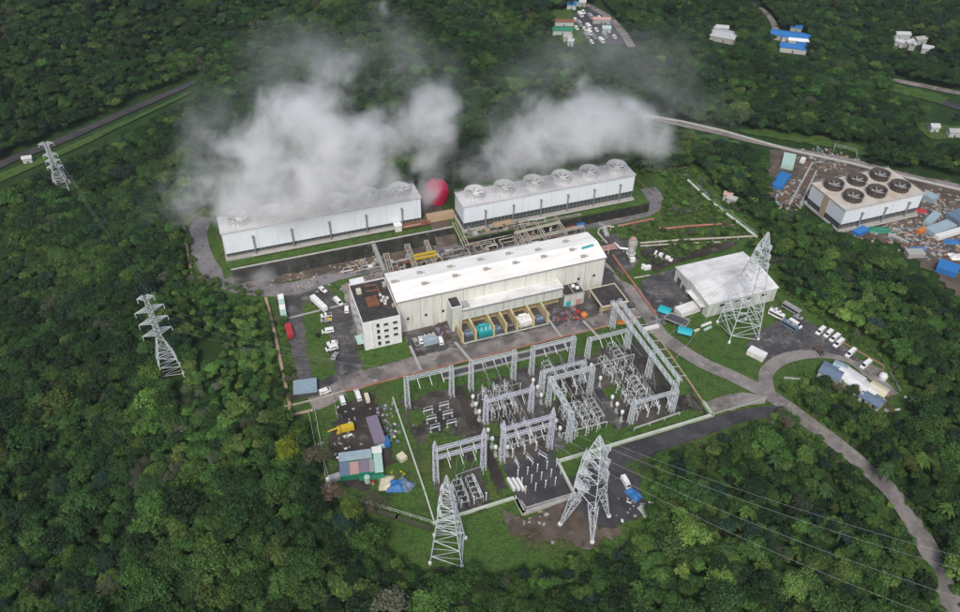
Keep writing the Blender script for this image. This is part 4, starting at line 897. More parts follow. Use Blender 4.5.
single('metal_scrap', MB().box(-4, 4, -1.2, 1.2, 0, 0.8).box(-3, -1, -1, 2.4, 0.8, 1.5).box(0.5, 2.6, -1, 1, 0.8, 1.9).box(-5.2, -4.2, .5, 3.5, 0, 1.2), 'white_paint', 'pile of white metal frames on the dark pad behind the warehouse', 'metal frames', P(664, 259), R(-25))
single('blue_skip', MB().box(-2, 2, -1.2, 1.2, 0, 1.9, tx=-.2), 'blue', 'small blue skip behind the right end of the hall', 'skip', P(580, 226.5), AZ)
single('rubble_skip', MB().box(-3, 3, -1.5, 1.5, 0, 1.3), 'rust', 'low rusty skip beside the blue skip behind the hall', 'skip', P(570, 229), AZ)

# pipe racks between the cooling towers and the hall
PG = 'pipe racks behind the turbine hall'
def rack(label, a, b, z, w_, mats=('cream_pipe', 'cream_pipe'), n=3):
    A_, B_ = P(*a, z), P(*b, z); d = (B_ - A_); L = d.length; ang = math.atan2(d.y, d.x); t = thing('pipe_rack', label, 'pipe rack', (A_.x, A_.y, 0), ang, PG)
    for i in range(n): y = w_ * (i / (n - 1) - 0.5) if n > 1 else 0; part('pipe', MB().tube((0, y, z), (L, y, z), 0.2 if i % 2 else 0.27, 6), mats[i % 2], t)
    for i in range(int(L / 5) + 2):
        x = L * i / (int(L / 5) + 1)
        part('frame', MB().box(x - 0.15, x + 0.15, -w_ / 2 - 0.3, -w_ / 2, 0, z - .3).box(x - 0.15, x + 0.15, w_ / 2, w_ / 2 + 0.3, 0, z - .3).box(x - 0.15, x + 0.15, -w_ / 2 - .3, w_ / 2 + .3, z - 0.5, z - 0.28), 'concrete', t)
rack('steep pale pipe rack climbing from the court to the left cooling tower', (384, 270), (366, 226), 4.5, 1.4, ('concrete', 'galv'))
rack('pipe rack left of the yellow gantry behind the hall', (391, 272), (386, 253), 4.0, 2.2)
rack('pipe rack carrying the left leg of the yellow gantry', (416, 268), (407, 244), 4.5, 2.0)
rack('pipe rack carrying the right leg of the yellow gantry', (435, 263), (426, 240), 4.5, 1.6)
rack('pipe rack running to the corner of the right cooling tower', (466, 245), (455, 222), 5.0, 2.6)
rack('long low pipe rack below the right cooling tower', (466, 243), (520, 231), 3.0, 2.4)
for i, (a, b) in enumerate((((524, 245), (513, 222)), ((531, 243), (520, 221)), ((546, 240), (533, 217)), ((566, 233), (553, 213)))):
    rack(['first cream pipe rack right of the hall vents', 'second cream pipe rack behind the hall', 'third cream pipe rack behind the hall', 'cream pipe rack nearest the right end of the hall'][i], a, b, 5.0, 1.2, n=2)
rack('cream pipe rack parallel to the back wall of the hall', (520, 241), (584, 226), 3.5, 1.8)
rack('upper cream pipe rack along the terrace foot', (515, 233), (560, 222), 5.5, 1.5)
def pipework(label, u0, u1, v0, v1, n, seed):
    rr = random.Random(seed); t = uvthing('process_pipework', label, 'pipework', PG); t.location = W(u0, v0); cols = ['cream_pipe', 'dull_steel', 'rust', 'concrete', 'dark_grey', 'galv', 'tan']
    for i in range(n):
        x, y, z = rr.uniform(0, u1 - u0), rr.uniform(0, v1 - v0), rr.uniform(0.6, 3.4); pts = [Vector((x, y, 0)), Vector((x, y, z))]
        for k in range(rr.randint(2, 4)):
            if (k + i) % 2: x = min(max(x + rr.choice((-1, 1)) * rr.uniform(3, 12), 0), u1 - u0)
            else: y = min(max(y + rr.choice((-1, 1)) * rr.uniform(2, 9), 0), v1 - v0)
            pts.append(Vector((x, y, z)))
        pts.append(Vector((x, y, 0))); part('pipe', MB().path(pts, rr.uniform(0.12, 0.34), 6), rr.choice(cols), t)
        if i % 3 == 0: part('valve', MB().lathe([(0.01, z - .5), (0.5, z - .4), (0.5, z + .4), (0.15, z + .5), (0.15, z + 1.2), (0.5, z + 1.2), (0.5, z + 1.3), (0.01, z + 1.3)], (pts[2].x, pts[2].y, 0), 8), rr.choice(cols), t)
        if i % 4 == 1: part('equipment_box', MB().box(pts[1].x - 1.2, pts[1].x + 1.2, pts[1].y - .8, pts[1].y + .8, 0, rr.uniform(.8, 2.2)), rr.choice(cols), t)
    return t
pipework('dense grey and rusty pipework between the steep rack and the yellow gantry', 60, 84, 258.5, 283, 34, 1)
pipework('dense pipework behind the middle of the turbine hall', 85, 112, 258.5, 283, 30, 2)
pipework('dense cream and rusty pipework behind the right half of the hall', 113, 148, 258.5, 282, 44, 3)
pipework('low pipework on the court left of the steep pipe rack', 38, 58, 262, 284, 16, 4)
pipework('dark pipework on the terrace edge under the right cooling tower', 101, 140, 285.8, 289, 12, 5).location.z = TZ
yg = thing('gantry_crane', 'yellow gantry between two pipe racks behind the hall', 'gantry', P(425, 264, 0), AZ)
part('beam', MB().box(-5.2, 5.2, -0.5, 0.5, 5.6, 6.4), 'yellow', yg); part('beam', MB().box(-5.2, 5.2, -3.0, -2.2, 5.6, 6.4), 'yellow', yg)
for x in (-4.8, 4.8): part('leg', MB().box(x - 0.25, x + 0.25, -2.9, 0.3, 0, 5.59, ty=0.9), 'yellow', yg)
def pump(label, p, col, s=1.0, rz=0.0):
    t = thing('pump_set', label, 'pump', p, rz, 'machinery behind the turbine hall')
    part('base', MB().box(-1.8 * s, 1.8 * s, -0.8 * s, 0.8 * s, 0, 0.4), 'concrete', t); part('motor', MB().tube((-1.6 * s, 0, 1.1 * s), (0.2 * s, 0, 1.1 * s), 0.65 * s, 10), col, t)
    part('casing', MB().lathe([(0.01, 0.4), (0.7 * s, 0.5), (0.8 * s, 1.5 * s), (0.4 * s, 2.1 * s), (0.01, 2.1 * s)], (1.0 * s, 0, 0), 10), 'dull_steel', t)
for lbl, q, c, s in (('small blue pump set inside the yellow gantry', (425, 256), 'blue', 0.8), ('rusty pump set left of the yellow gantry', (402, 267), 'rust', 1.0), ('orange pump set close to the hall back wall', (397, 270), 'orange', .8),
                     ('blue pump set right of the yellow gantry', (440, 258), 'blue', 1.2), ('grey pump set on the court between racks', (410, 257), 'grey', 1.2), ('pale pump set at the foot of the steep rack', (379, 262), 'concrete', 1.3),
                     ('silver pump set beside the terrace foot', (449, 253), 'silver', 1.3), ('rust brown pump set below the right cooling tower', (530, 236), 'rust', 1.3), ('dark pump set right of the brown one', (541, 235), 'dark_grey', 1.2),
                     ('grey pump set near the court end', (560, 236), 'grey', 1.2), ('white pump set behind the control building', (372, 268), 'porcelain', 1.1), ('tan pump set behind the control building', (363, 262), 'tan', 1.0)):
    pump(lbl, P(*q), c, s, AZ)
single('cream_hut', MB().box(-1.6, 1.6, -1.5, 1.5, 0, 3.2).box(-1.9, 1.9, -1.8, 1.8, 3.2, 3.4), 'porcelain', 'small white hut at the right end of the left cooling tower', 'hut', P(398, 230, TZ), AZ)
dk = thing('pipe_manifold', 'rust brown pipe manifold beside the white hut on the terrace', 'manifold', P(416, 226, TZ), AZ)
for j in range(3): part('pipe', MB().tube((-7, -1.5 + 1.5 * j, 1.2), (7, -1.5 + 1.5 * j, 1.2), 0.45, 8), 'rust', dk)
for j in range(4): part('frame', MB().box(-6 + 4 * j, -5.6 + 4 * j, -2, 2.2, 0, 0.74), 'brown', dk)
ng = thing('pipe_manifold', 'grey brown pipe manifold below the left end of the right cooling tower', 'manifold', P(503, 226, TZ), AZ)
for j in range(3): part('pipe', MB().tube((-5, -1.5 + 1.5 * j, 1.5), (5, -1.5 + 1.5 * j, 1.5), 0.5, 8), 'tan', ng)
rdt = thing('red_tank', 'bright crimson round tank half hidden by steam between the cooling towers', 'tank', P(437, 200, TZ), 0); rdt.scale = (0.95, 0.95, 0.86)
part('shell', MB().lathe([(0.01, 13.4), (2.4, 13.0), (4.8, 11.6), (6.1, 9.4), (6.4, 6.6), (6.0, 3.0), (5.4, 0)], (0, 0, 0), 28), 'crimson', rdt)
part('ring', MB().lathe([(6.5, 5), (6.5, 5.5), (6.2, 5.5)], (0, 0, 0), 28), 'red', rdt)
part('manhole', MB().lathe([(1, 12.9), (1, 13.9), (0.01, 13.9)], (0, 0, 0), 12), 'red', rdt)
single('brown_duct', MB().box(-7, 7, -2.0, 2.0, 0, 3.0, ty=.5).box(-6, 6, -2.6, -2.1, 0, .6), 'tan', 'tan duct in front of the crimson tank', 'duct', P(440, 218, TZ), AZ)

# ------------------------------------------------------------------ vehicles
def vehicle(kind, col, a, b, label, group='parked vehicles', z=None, s=1.0, roofcol=None):
    """kind of vehicle; a = its tail, b = its nose in the photo"""
    A_, B_ = (T(*a), T(*b)) if z is None else (P(*a, z), P(*b, z)); d = B_ - A_; ang = math.atan2(d.y, d.x); c = (A_ + B_) / 2; zz = c.z + 0.35
    L0 = {'van': 5.0, 'car': 4.5, 'pickup': 5.2, 'bus': 10.5, 'truck': 7.5, 'trailer': 11.0}[kind]; L = max(L0 * .92, min(d.length, L0 * 1.3)) * s; w_ = {'van': 0.95, 'car': 0.9, 'pickup': 0.95}.get(kind, 1.25) * s
    t = thing({'van': 'parked_van', 'car': 'parked_car', 'pickup': 'pickup_truck', 'bus': 'parked_bus', 'truck': 'truck', 'trailer': 'semi_trailer'}[kind], label, {'semi_trailer': 'trailer'}.get(kind, kind), (c.x, c.y, c.z + 0.2), ang, group)
    h = L / 2; g = MB(); wx = [-h * 0.62, h * 0.62]
    if kind == 'van':
        pr = [(-h, 0.35), (-h, 1.75), (-h * 0.93, 1.95), (h * 0.42, 1.95), (h * 0.72, 1.2), (h * 0.97, 1.0), (h, 0.35)]; zi = 1.3
        g.profile([(h * 0.45, 1.88), (h * 0.72, 1.26), (h * 0.75, 1.3), (h * 0.49, 1.92)], -w_ * 0.82, w_ * 0.82)
        for sy in (-1, 1): g.box(-h * 0.85, h * 0.4, sy * w_ * 0.9 - 0.05, sy * w_ * 0.9 + 0.05, 1.3, 1.75)
        g.box(-h - 0.03, -h + 0.05, -w_ * 0.8, w_ * 0.8, 1.25, 1.7)
    elif kind in ('car', 'pickup'):
        if kind == 'car': pr = [(-h, 0.35), (-h, 0.95), (-h * 0.8, 1.05), (-h * 0.58, 1.5), (h * 0.12, 1.5), (h * 0.45, 1.0), (h * 0.95, 0.85), (h, 0.35)]
        else: pr = [(-h, 0.4), (-h, 1.0), (-h * 0.12, 1.0), (-h * 0.08, 1.65), (h * 0.3, 1.65), (h * 0.55, 1.1), (h * 0.97, 1.0), (h, 0.4)]
        zi = 1.1; x0, x1 = (-h * 0.55, h * 0.1) if kind == 'car' else (-h * 0.05, h * 0.28); zt = 1.45 if kind == 'car' else 1.6
        for sy in (-1, 1): g.box(x0, x1, sy * w_ * 0.87 - 0.05, sy * w_ * 0.87 + 0.05, 1.08, zt)
        xr = h * 0.14 if kind == 'car' else h * 0.31; g.profile([(xr, zt), (xr + h * 0.28, 1.08), (xr + h * 0.31, 1.12), (xr + h * 0.03, zt + 0.05)], -w_ * 0.78, w_ * 0.78)
        if kind == 'car': g.profile([(-h * 0.62, zt), (-h * 0.8, 1.08), (-h * 0.84, 1.1), (-h * 0.64, zt + 0.04)], -w_ * 0.75, w_ * 0.75)
    elif kind == 'bus':
        pr = [(-h, 0.45), (-h, 2.8), (-h * 0.97, 3.0), (h * 0.94, 3.0), (h, 2.6), (h, 0.45)]; zi = 2.7
        for sy in (-1, 1): g.box(-h * 0.93, h * 0.9, sy * w_ - 0.04, sy * w_ + 0.04, 1.5, 2.35)
        g.box(h - 0.05, h + 0.05, -w_ * 0.85, w_ * 0.85, 1.3, 2.5)
    else:
        pr = [(h * 0.52, 0.5), (h * 0.52, 2.5), (h * 0.6, 2.6), (h * 0.85, 2.6), (h, 1.6), (h, 0.5)] if kind == 'truck' else None; zi = 2.3
        if kind == 'truck': g.profile([(h * 0.87, 2.5), (h, 1.7), (h + .04, 1.75), (h * 0.9, 2.55)], -w_ * 0.85, w_ * 0.85)
    if pr: part('body', MB().profile(pr, -w_, w_, 0.1, zi), col, t)
    if kind == 'truck': part('cargo_box', MB().box(-h, h * 0.46, -w_, w_, 0.9, 2.7), roofcol or col, t); part('chassis', MB().box(-h, h * 0.5, -0.4, 0.4, 0.5, 0.89), 'dark_grey', t)
    if kind == 'trailer':
        for k in range(4): x = -h + L * k / 4; part('cargo_box', MB().box(x + 0.12, x + L / 4 - 0.12, -w_, w_, 1.0, 3.2), col if k % 2 == 0 else (roofcol or col), t)
        part('chassis', MB().box(-h, h, -0.45, 0.45, 0.55, 0.99), 'dark_grey', t)
    if kind == 'pickup': part('load_bed', MB().box(-h * 0.94, -h * 0.16, -w_ * 0.82, w_ * 0.82, 0.95, 1.06), roofcol or 'dark_grey', t)
    if kind == 'bus':
        for x in (-h * 0.4, h * 0.3): part('roof_vent', MB().box(x - 0.6, x + 0.6, -0.5, 0.5, 3.0, 3.2), 'concrete', t)
    if g.v: part('window', g, 'glass', t)
    for x in wx:
        for sy in (-1, 1): part('wheel', MB().tube((x, sy * (w_ - 0.22), 0.36), (x, sy * (w_ + 0.04), 0.36), 0.36 if w_ < 1 else 0.5, 10), 'rubber', t)
    if kind != 'trailer':
        for sy in (-1, 1): part('headlight', MB().box(h - 0.04, h + 0.04, sy * w_ * 0.72 - 0.15, sy * w_ * 0.72 + 0.15, 0.68, 0.86), 'porcelain', t)
    return t
WP, SV = 'white_paint', 'silver'
vehicle('trailer', WP, (281, 297.5), (285, 323), 'long white and teal trailer parked along the left grass strip', roofcol='mint')
vehicle('truck', 'red', (291.5, 340), (288, 327), 'red truck parked behind the long white trailer', roofcol='red')
vehicle('trailer', WP, (312, 300), (327, 314), 'white trailer slanting across the top of the left lawn', s=.9)
vehicle('car', WP, (320, 288.5), (326, 293.5), 'white car alone at the top of the parking lot')
vehicle('van', WP, (335, 300), (342, 306.5), 'white van beside the pale crossing near the control building')
vehicle('van', WP, (347, 314), (347, 307.5), 'white van parked at the corner of the control building')
vehicle('pickup', WP, (331, 316), (322, 317.5), 'white pickup at the top of the row by the left lawn')
vehicle('pickup', SV, (331, 321), (322, 322), 'silver pickup with a yellow load in the row by the left lawn', roofcol='yellow')
vehicle('van', WP, (334, 331.5), (322, 333.5), 'white van alone in the row beside the round bush')
vehicle('car', WP, (338, 343.5), (327, 345.5), 'upper of two white vehicles close together by the left lawn')
vehicle('van', WP, (338, 348), (326, 351.5), 'lower of two white vehicles close together by the left lawn')
vehicle('car', SV, (333, 361), (337, 354), 'silver car at the lower end of the row by the lawn')
vehicle('van', WP, (320, 395), (331, 391), 'white van beside the grey slatted shed')
vehicle('pickup', 'slate_blue', (302, 384), (296, 387), 'slate blue pickup left of the grey slatted shed')
vehicle('van', WP, (344, 406), (341, 397), 'white van at the upper edge of the work yard')
vehicle('van', WP, (360, 402), (356, 391), 'larger white van beside the crossing above the work yard')
vehicle('truck', 'cream', (369, 406), (366, 396), 'small cream truck right of the white vans', s=.62)
vehicle('pickup', SV, (418, 347), (414, 340), 'silver pickup left of the pale blue machine')
vehicle('car', WP, (422, 345), (420, 338), 'white car between the pickup and the pale blue machine')
vehicle('van', WP, (442, 346), (439, 338), 'white van right of the pale blue machine')
vehicle('bus', WP, (783, 321), (768, 313.5), 'white bus at the upper left of the parking lot', s=.72)
vehicle('bus', 'grey', (783, 307), (798, 316), 'grey bus behind the white bus in the lot', s=.9)
vehicle('pickup', WP, (772, 310), (778, 313), 'white pickup squeezed behind the white bus')
vehicle('car', SV, (794, 317), (801, 320), 'silver car at the right end of the grey bus')
vehicle('bus', 'slate_blue', (796, 333), (781, 324), 'slate blue bus in front of the other buses', s=.75)
vehicle('van', WP, (789, 322), (800, 329), 'white van between the buses', s=1.1)
for i, (a, b) in enumerate((((823.5, 329.5), (816.5, 335.5)), ((831, 332.5), (824.5, 338)), ((838, 336.5), (830, 342.5)), ((842, 341.5), (834, 348)), ((854, 351), (846, 358)), ((870, 362), (860, 370)))):
    vehicle('van', WP, a, b, ['first white van of the slanted row, nearest the buses', 'second white van of the slanted row', 'third white van of the slanted row', 'fourth white van of the slanted row', 'white van parked apart beside the orange kerb', 'white van standing in the marked bays'][i], 'white vans in a slanted row')
vehicle('pickup', 'brown', (814, 348), (823, 357), 'brown pickup with a pale blue cab driving round the loop', roofcol='brown')
vehicle('truck', WP, (622, 480), (628, 490), 'small white truck on the dark pad beside the blue tarp', s=.7)
vehicle('truck', SV, (330, 483), (344, 478), 'silver truck at the lower left corner of the work yard shed', s=.85)
for i, (q, c) in enumerate((((579, 15), WP), ((595, 30), WP), ((603, 36), SV), ((598, 18), WP), ((606, 25), SV), ((574, 20), WP), ((578, 24), SV), ((583, 29), WP), ((588, 33), WP), ((593, 37), SV), ((600, 41), WP), ((575, 28), WP), ((587, 27), WP), ((582, 12), WP), ((589, 17), SV), ((613, 37), 'porcelain'), ((585, 36), SV), ((590, 42), WP))):
    vehicle('van' if i % 2 else 'truck', c, q, (q[0] + 2.6, q[1] + 2.4), 'small distant pale vehicle in the far yard near the top of the photo', 'distant vehicles in the far yard')

# ------------------------------------------------------------------ sheds and clutter
def shed(label, px, h, mat, roof, rz=0, size=(6, 4), gable=0.8, cat='shed', z=None, group=None, name='shed'):
    p = T(*px) if z is None else P(*px, z); a, b = size; t = thing(name, label, cat, p, rz, group)
    part('wall', MB().box(-a / 2, a / 2, -b / 2, b / 2, -0.5, h), mat, t)
    pr = [(-b / 2 - 0.4, h), (0, h + gable), (b / 2 + 0.4, h), (b / 2 + 0.4, h + 0.15), (0, h + gable + 0.15), (-b / 2 - 0.4, h + 0.15)]; x0, x1 = -a / 2 - 0.4, a / 2 + 0.4
    vs = [(x0, y, z) for y, z in pr] + [(x1, y, z) for y, z in pr]
    part('roof', MB().add(vs, [(i, (i + 1) % 6, 6 + (i + 1) % 6, 6 + i) for i in range(6)] + [(0, 1, 4, 5), (1, 2, 3, 4), (11, 10, 7, 6), (10, 9, 8, 7)]), roof, t)
    part('door', MB().box(-0.5, 0.5, -b / 2 - 0.06, -b / 2 - 0.01, 0, 2.0), 'dark_grey', t); return t
def canopy(label, px, a, b, h, roof, rz, z=0.0, group=None):
    t = thing('canopy', label, 'canopy', P(*px, z), rz, group); n = 8; mb = MB(); vs = []
    for i in range(n + 1): f = math.pi * i / n; vs += [(-a / 2, -b / 2 * math.cos(f), h + 1.3 * math.sin(f)), (a / 2, -b / 2 * math.cos(f), h + 1.3 * math.sin(f))]
    mb.add(vs, [(2 * i, 2 * i + 1, 2 * i + 3, 2 * i + 2) for i in range(n)] + [tuple(range(0, 2 * n + 2, 2)), tuple(range(2 * n + 1, 0, -2))]); part('cover', mb, roof, t)
    for x in (-a / 2 + .1, a / 2 - .1):
        for y in (-b / 2 + .1, b / 2 - .1): part('post', MB().box(x - .1, x + .1, y - .1, y + .1, 0, h), 'dark_grey', t)
    return t
def container(label, a, b, col, h=2.5, w_=2.4, z=None, group='containers and boxes', cat='container'):
    A_, B_ = (T(*a), T(*b)) if z is None else (P(*a, z), P(*b, z)); d = B_ - A_; L = d.length; t = thing('shipping_container', label, cat, (A_ + B_) / 2, math.atan2(d.y, d.x), group)
    mb = MB().box(-L / 2, L / 2, -w_ / 2, w_ / 2, 0.1, h)
    for i in range(int(L / 0.8)):
        x = -L / 2 + 0.4 + 0.8 * i
        for sy in (-1, 1): mb.box(x - .18, x + .18, sy * w_ / 2 - 0.05 + (0.03 * sy), sy * w_ / 2 + 0.05 + (.03 * sy), 0.3, h - 0.2)
    part('body', mb, col, t); part('door', MB().box(L / 2 + 0.003, L / 2 + 0.07, -w_ / 2 + .15, w_ / 2 - .15, 0.3, h - .2), col, t); return t
def heap(name, label, px, size, col, seed, cat, z=None, h=1.2, group=None, rz=0):
    """a draped tarpaulin or a loose heap: an uneven low mound"""
    rr = random.Random(seed); a, b = size; n = 9; vs = []; p = T(*px) if z is None else P(*px, z)
    for j in range(n):
        for i in range(n):
            x, y = i / (n - 1) * 2 - 1, j / (n - 1) * 2 - 1; e = max(abs(x), abs(y))
            zz = h * (1 - e ** 4) * (0.75 + 0.5 * mnoise.noise(Vector((x * 1.7 + seed, y * 1.7, 0)))) if e < 1 else 0
            vs.append((x * a / 2 * (1 + 0.12 * mnoise.noise(Vector((y * 3, seed, 1)))), y * b / 2 * (1 + 0.12 * mnoise.noise(Vector((x * 3, seed, 2)))), max(0, zz)))
    return single(name, MB().add(vs, [(j * n + i, j * n + i + 1, (j + 1) * n + i + 1, (j + 1) * n + i) for j in range(n - 1) for i in range(n - 1)]), col, label, cat, p, rz, group)
def scatter_obj(name, label, px, col, cat, n, spread, s, seed, z=None, group=None):
    """a heap of odd pieces lying together"""
    rr = random.Random(seed); mb = MB(); p = T(*px) if z is None else P(*px, z); cl = col if isinstance(col, (list, tuple)) else [col]
    for i in range(n):
        x, y = rr.gauss(0, spread / 2), rr.gauss(0, spread / 2); a, b, c = rr.uniform(.4, 1.4) * s, rr.uniform(.3, .8) * s, rr.uniform(.3, 1.0) * s
        mb.box(x - a, x + a, y - b, y + b, 0, c, rr.randrange(len(cl)), rz=rr.uniform(0, 3), c=(x, y))
    if cat == 'scrap':
        o = part('debris', mb, cl, None, p); o['kind'] = 'stuff'; o['label'] = label; return o
    return single(name, mb, cl, label, cat, p, 0, group)
sg = thing('slatted_shed', 'grey shed with a slatted roof at the lower left corner', 'shed', P(306, 391), R(12))
part('wall', MB().box(-4.2, 4.2, -3.6, 3.6, 0, 2.7), 'dark_grey', sg)
sl_ = MB()
for i in range(9): sl_.box(-4.5, 4.5, -3.9 + 0.87 * i, -3.4 + 0.87 * i, 2.75, 2.95)
part('roof_slat', sl_, 'pale_blue', sg); part('roof', MB().box(-4.4, 4.4, -3.9, 3.9, 2.7, 2.74), 'slate_blue', sg)
canopy('turquoise rounded canopy beside the warehouse loading side', (664, 314), 5.2, 4.6, 2.2, 'turquoise', R(-30)); canopy('turquoise rounded canopy beside the road bend', (684, 335), 6.0, 4.6, 2.2, 'turquoise', R(-20))
dg = thing('open_rack', 'dark open frame canopy between the two turquoise canopies', 'frame canopy', P(676, 324), R(-32))
part('frame', MB().box(-5, 5, -2.6, -2.3, 2.6, 2.9).box(-5, 5, 2.3, 2.6, 2.6, 2.9).box(-5, -4.7, -2.3, 2.3, 2.6, 2.9).box(4.7, 5, -2.3, 2.3, 2.6, 2.9), 'concrete', dg)
for x in (-4.8, 0, 4.8):
    for y in (-2.4, 2.4): part('post', MB().box(x - .12, x + .12, y - .12, y + .12, 0, 2.59), 'dull_steel', dg)
part('roof', MB().box(-4.69, 4.69, -2.29, 2.29, 2.5, 2.6), 'dark_grey', dg)
container('pale flat roofed cabin behind the turquoise canopies', (677, 315), (700, 307), 'shed_roof', 2.8, 5.0)
scatter_obj('crate_heap', 'heap of grey and orange crates beside the pale cabin', (681, 308), ['grey', 'orange', 'dark_grey', 'concrete'], 'crates', 16, 4, 1.0, 3)
scatter_obj('crate_heap', 'heap of dark crates under the left turquoise canopy', (663, 321), ['dark_grey', 'mauve', 'slate_blue'], 'crates', 12, 2.5, 1.0, 4)
for lbl, a, b, c in (('white pipe length lying on grass by the warehouse corner', (701, 327), (711, 323), 'porcelain'), ('mint pipe length on grass left of the tallest pylon', (704, 331), (711, 327.5), 'mint'), ('cream pipe length beside the right turquoise canopy', (694, 332), (699, 330), 'cream')):
    container(lbl, a, b, c, .8, .9, cat='pipe length', group='lengths of pipe on the grass')
container('long pale box trailer parked on grass beside the road junction', (748, 352), (764, 360), 'shed_roof', 2.6, 4.0)
single('white_block', MB().box(-3.5, 3.5, -.8, .8, 0, 1.4), 'porcelain', 'white block wall at the corner of the switchyard beside the road', 'block', P(651, 329), AZ)
# work yard, lower left
yt = vehicle('truck', 'yellow', (352, 430), (339, 433), 'yellow crane truck in the middle of the work yard', s=.95)
part('crane_arm', MB().tube((2.2, 0, 2.9), (6.4, 0.3, 2.2), 0.28, 6), 'yellow', yt)
container('long mauve roofed shed along the right of the work yard', (372, 421), (381, 447), 'mauve', 2.9, 4.2, cat='shed'); container('small blue container at the foot of the mauve shed', (385, 440), (388, 448), 'blue', 2.3, 2.2)
container('pale green box closing the lower end of the mauve shed', (378, 449), (385, 447), 'mint', 1.6, 1.6)
scatter_obj('scrap_heap', 'pale scrap heap right of the mauve shed', (390, 431), ['cream', 'grey', 'mauve', 'dark_grey', 'slate_blue', 'dull_steel'], 'scrap', 44, 6, 0.6, 5); scatter_obj('scrap_heap', 'white and teal scrap heap above the mauve shed', (381, 413), ['concrete', 'slate_blue', 'dark_grey', 'grey'], 'scrap', 34, 5, 0.6, 6)
scatter_obj('scrap_heap', 'grey scrap strewn left of the yellow truck', (341, 444), ['grey', 'porcelain', 'dull_steel', 'pink_sheet', 'brown'], 'scrap', 46, 8, 0.7, 7); scatter_obj('scrap_heap', 'dark scrap beside the tan fence in the work yard', (345, 414), ['dark_grey', 'grey', 'concrete'], 'scrap', 22, 6, 0.7, 8)
ws = thing('work_shed', 'large work shed with patched blue and green roofs below the yellow truck', 'shed', P(361, 469), R(11)); ws.scale = (0.86, 0.82, 0.9)
part('wall', MB().box(-8.5, 8.5, -5.5, 6, 0, 3.2), 'green_sheet', ws)
for lbl, x0, x1, y0, y1, z0, z1, c in (('faded blue rounded roof strip', -8.5, 5, 2.2, 6.6, 3.8, 4.6, 'pale_blue'), ('white roof corner', 5.1, 9.2, 4.5, 8, 3.6, 4.0, 'porcelain'), ('pale blue roof strip down the right side', 5.6, 9, -5.8, 4.4, 3.4, 3.8, 'mint'),
                                      ('slate roof patch', -8.3, -4.5, -5, 2, 3.3, 3.6, 'slate_blue'), ('pink roof patch', -4.4, -0.8, -5, 1.6, 3.3, 3.65, 'pink_sheet'), ('brown roof patch', -0.7, 3.4, -4.6, 2, 3.3, 3.7, 'mauve'), ('grey strip', 3.5, 5.5, -5, 2, 3.3, 3.5, 'grey')):
    part('roof', MB().box(x0, x1, y0, y1, z0 - .3, z1, ty=0.3), c, ws, label=lbl)
part('tarp', MB().box(-1, 9.2, -7.6, -5.6, 1.6, 2.6, ty=.4), 'green_sheet', ws); part('water_tank', MB().lathe([(0.01, 3.9), (1.2, 3.8), (1.2, 0.1)], (2.2, -7.6, 0), 12).lathe([(.5, 3.95), (.5, 4.1), (.01, 4.1)], (2.2, -7.6, 0), 8), 'mint', ws)
scatter_obj('scrap_heap', 'small red and grey scrap at the right corner of the work shed', (377, 476), ['red', 'grey', 'brown'], 'scrap', 12, 3, 0.6, 9)
heap('white_tarp', 'white tarpaulin heap on the lawn, left of the two blue ones', (386.5, 483), (5, 6.5), 'cream', 2, 'tarpaulin', h=1.6); heap('blue_tarp', 'blue tarpaulin heap on the lawn', (396, 486), (6.5, 5.5), 'blue', 3, 'tarpaulin', h=1.8)
heap('pale_tarp', 'pale blue tarpaulin heap right of the blue one on the lawn', (405, 485), (6, 5), 'slate_blue', 5, 'tarpaulin', h=1.6, rz=R(-30)); container('small cream cabin on the lawn right of the work yard', (399, 461), (405, 457), 'cream', 2.0, 3.0)
scatter_obj('scrap_heap', 'loose boxes beside the blue tarpaulin heaps', (400, 479), ['grey', 'porcelain', 'yellow', 'brown'], 'scrap', 16, 4, 0.5, 10)
single('standpipe', MB().tube((0, 0, 0), (0, 0, 7), 0.3, 6).lathe([(.5, 7), (.5, 7.8), (.01, 8)], n=8), 'porcelain', 'tall white standpipe beside the rail fence of the work yard', 'standpipe', P(330, 492))
scatter_obj('stone_heap', 'pale rubble at the bend of the ring road under the retaining wall', (296, 281), ['concrete', 'tan', 'grey'], 'scrap', 60, 9, 0.5, 51)
scatter_obj('stone_heap', 'grey rubble and parts along the foot of the retaining wall', (345, 270), ['concrete', 'dull_steel', 'grey', 'rust'], 'scrap', 70, 10, 0.6, 52)
scatter_obj('stone_heap', 'grey parts strewn beside the steep pipe rack', (366, 266), ['concrete', 'dull_steel', 'grey', 'tan'], 'scrap', 60, 8, 0.6, 53)
# machines by the road in front of the control building
mc = thing('generator_set', 'pale blue machine with pipes on the court beside the control building', 'machine', P(430, 342), AZ)
part('body', MB().box(-3.2, 3.2, -2.2, 2.2, 0.3, 2.8, tx=.4, ty=.3), 'pale_blue', mc); part('pipe', MB().path([(-2.5, 0, 2.9), (0, 0.6, 3.5), (2.4, -0.4, 3.2), (2.8, -2.4, 1.2)], 0.3, 6), 'concrete', mc)
for x in (-1.8, 0, 1.8): part('exhaust', MB().tube((x, 1, 2.8), (x, 1, 4.0), 0.25, 8), 'porcelain', mc)
scatter_obj('dark_machinery', 'dark mauve machinery against the hall wall left of the stair block', (442, 333), ['mauve', 'dark_grey', 'brown'], 'machinery', 30, 5, 1.2, 12)
scatter_obj('pipe_heap', 'tangle of red and dark pipes right of the annex', (571, 317), ['red', 'dark_grey', 'mauve', 'red_pipe'], 'pipes', 40, 6, 0.8, 13); scatter_obj('drum_heap', 'dark drums beside the end bay of the annex', (556, 314), ['dark_grey', 'mauve', 'brown'], 'drums', 30, 4, 0.9, 14)
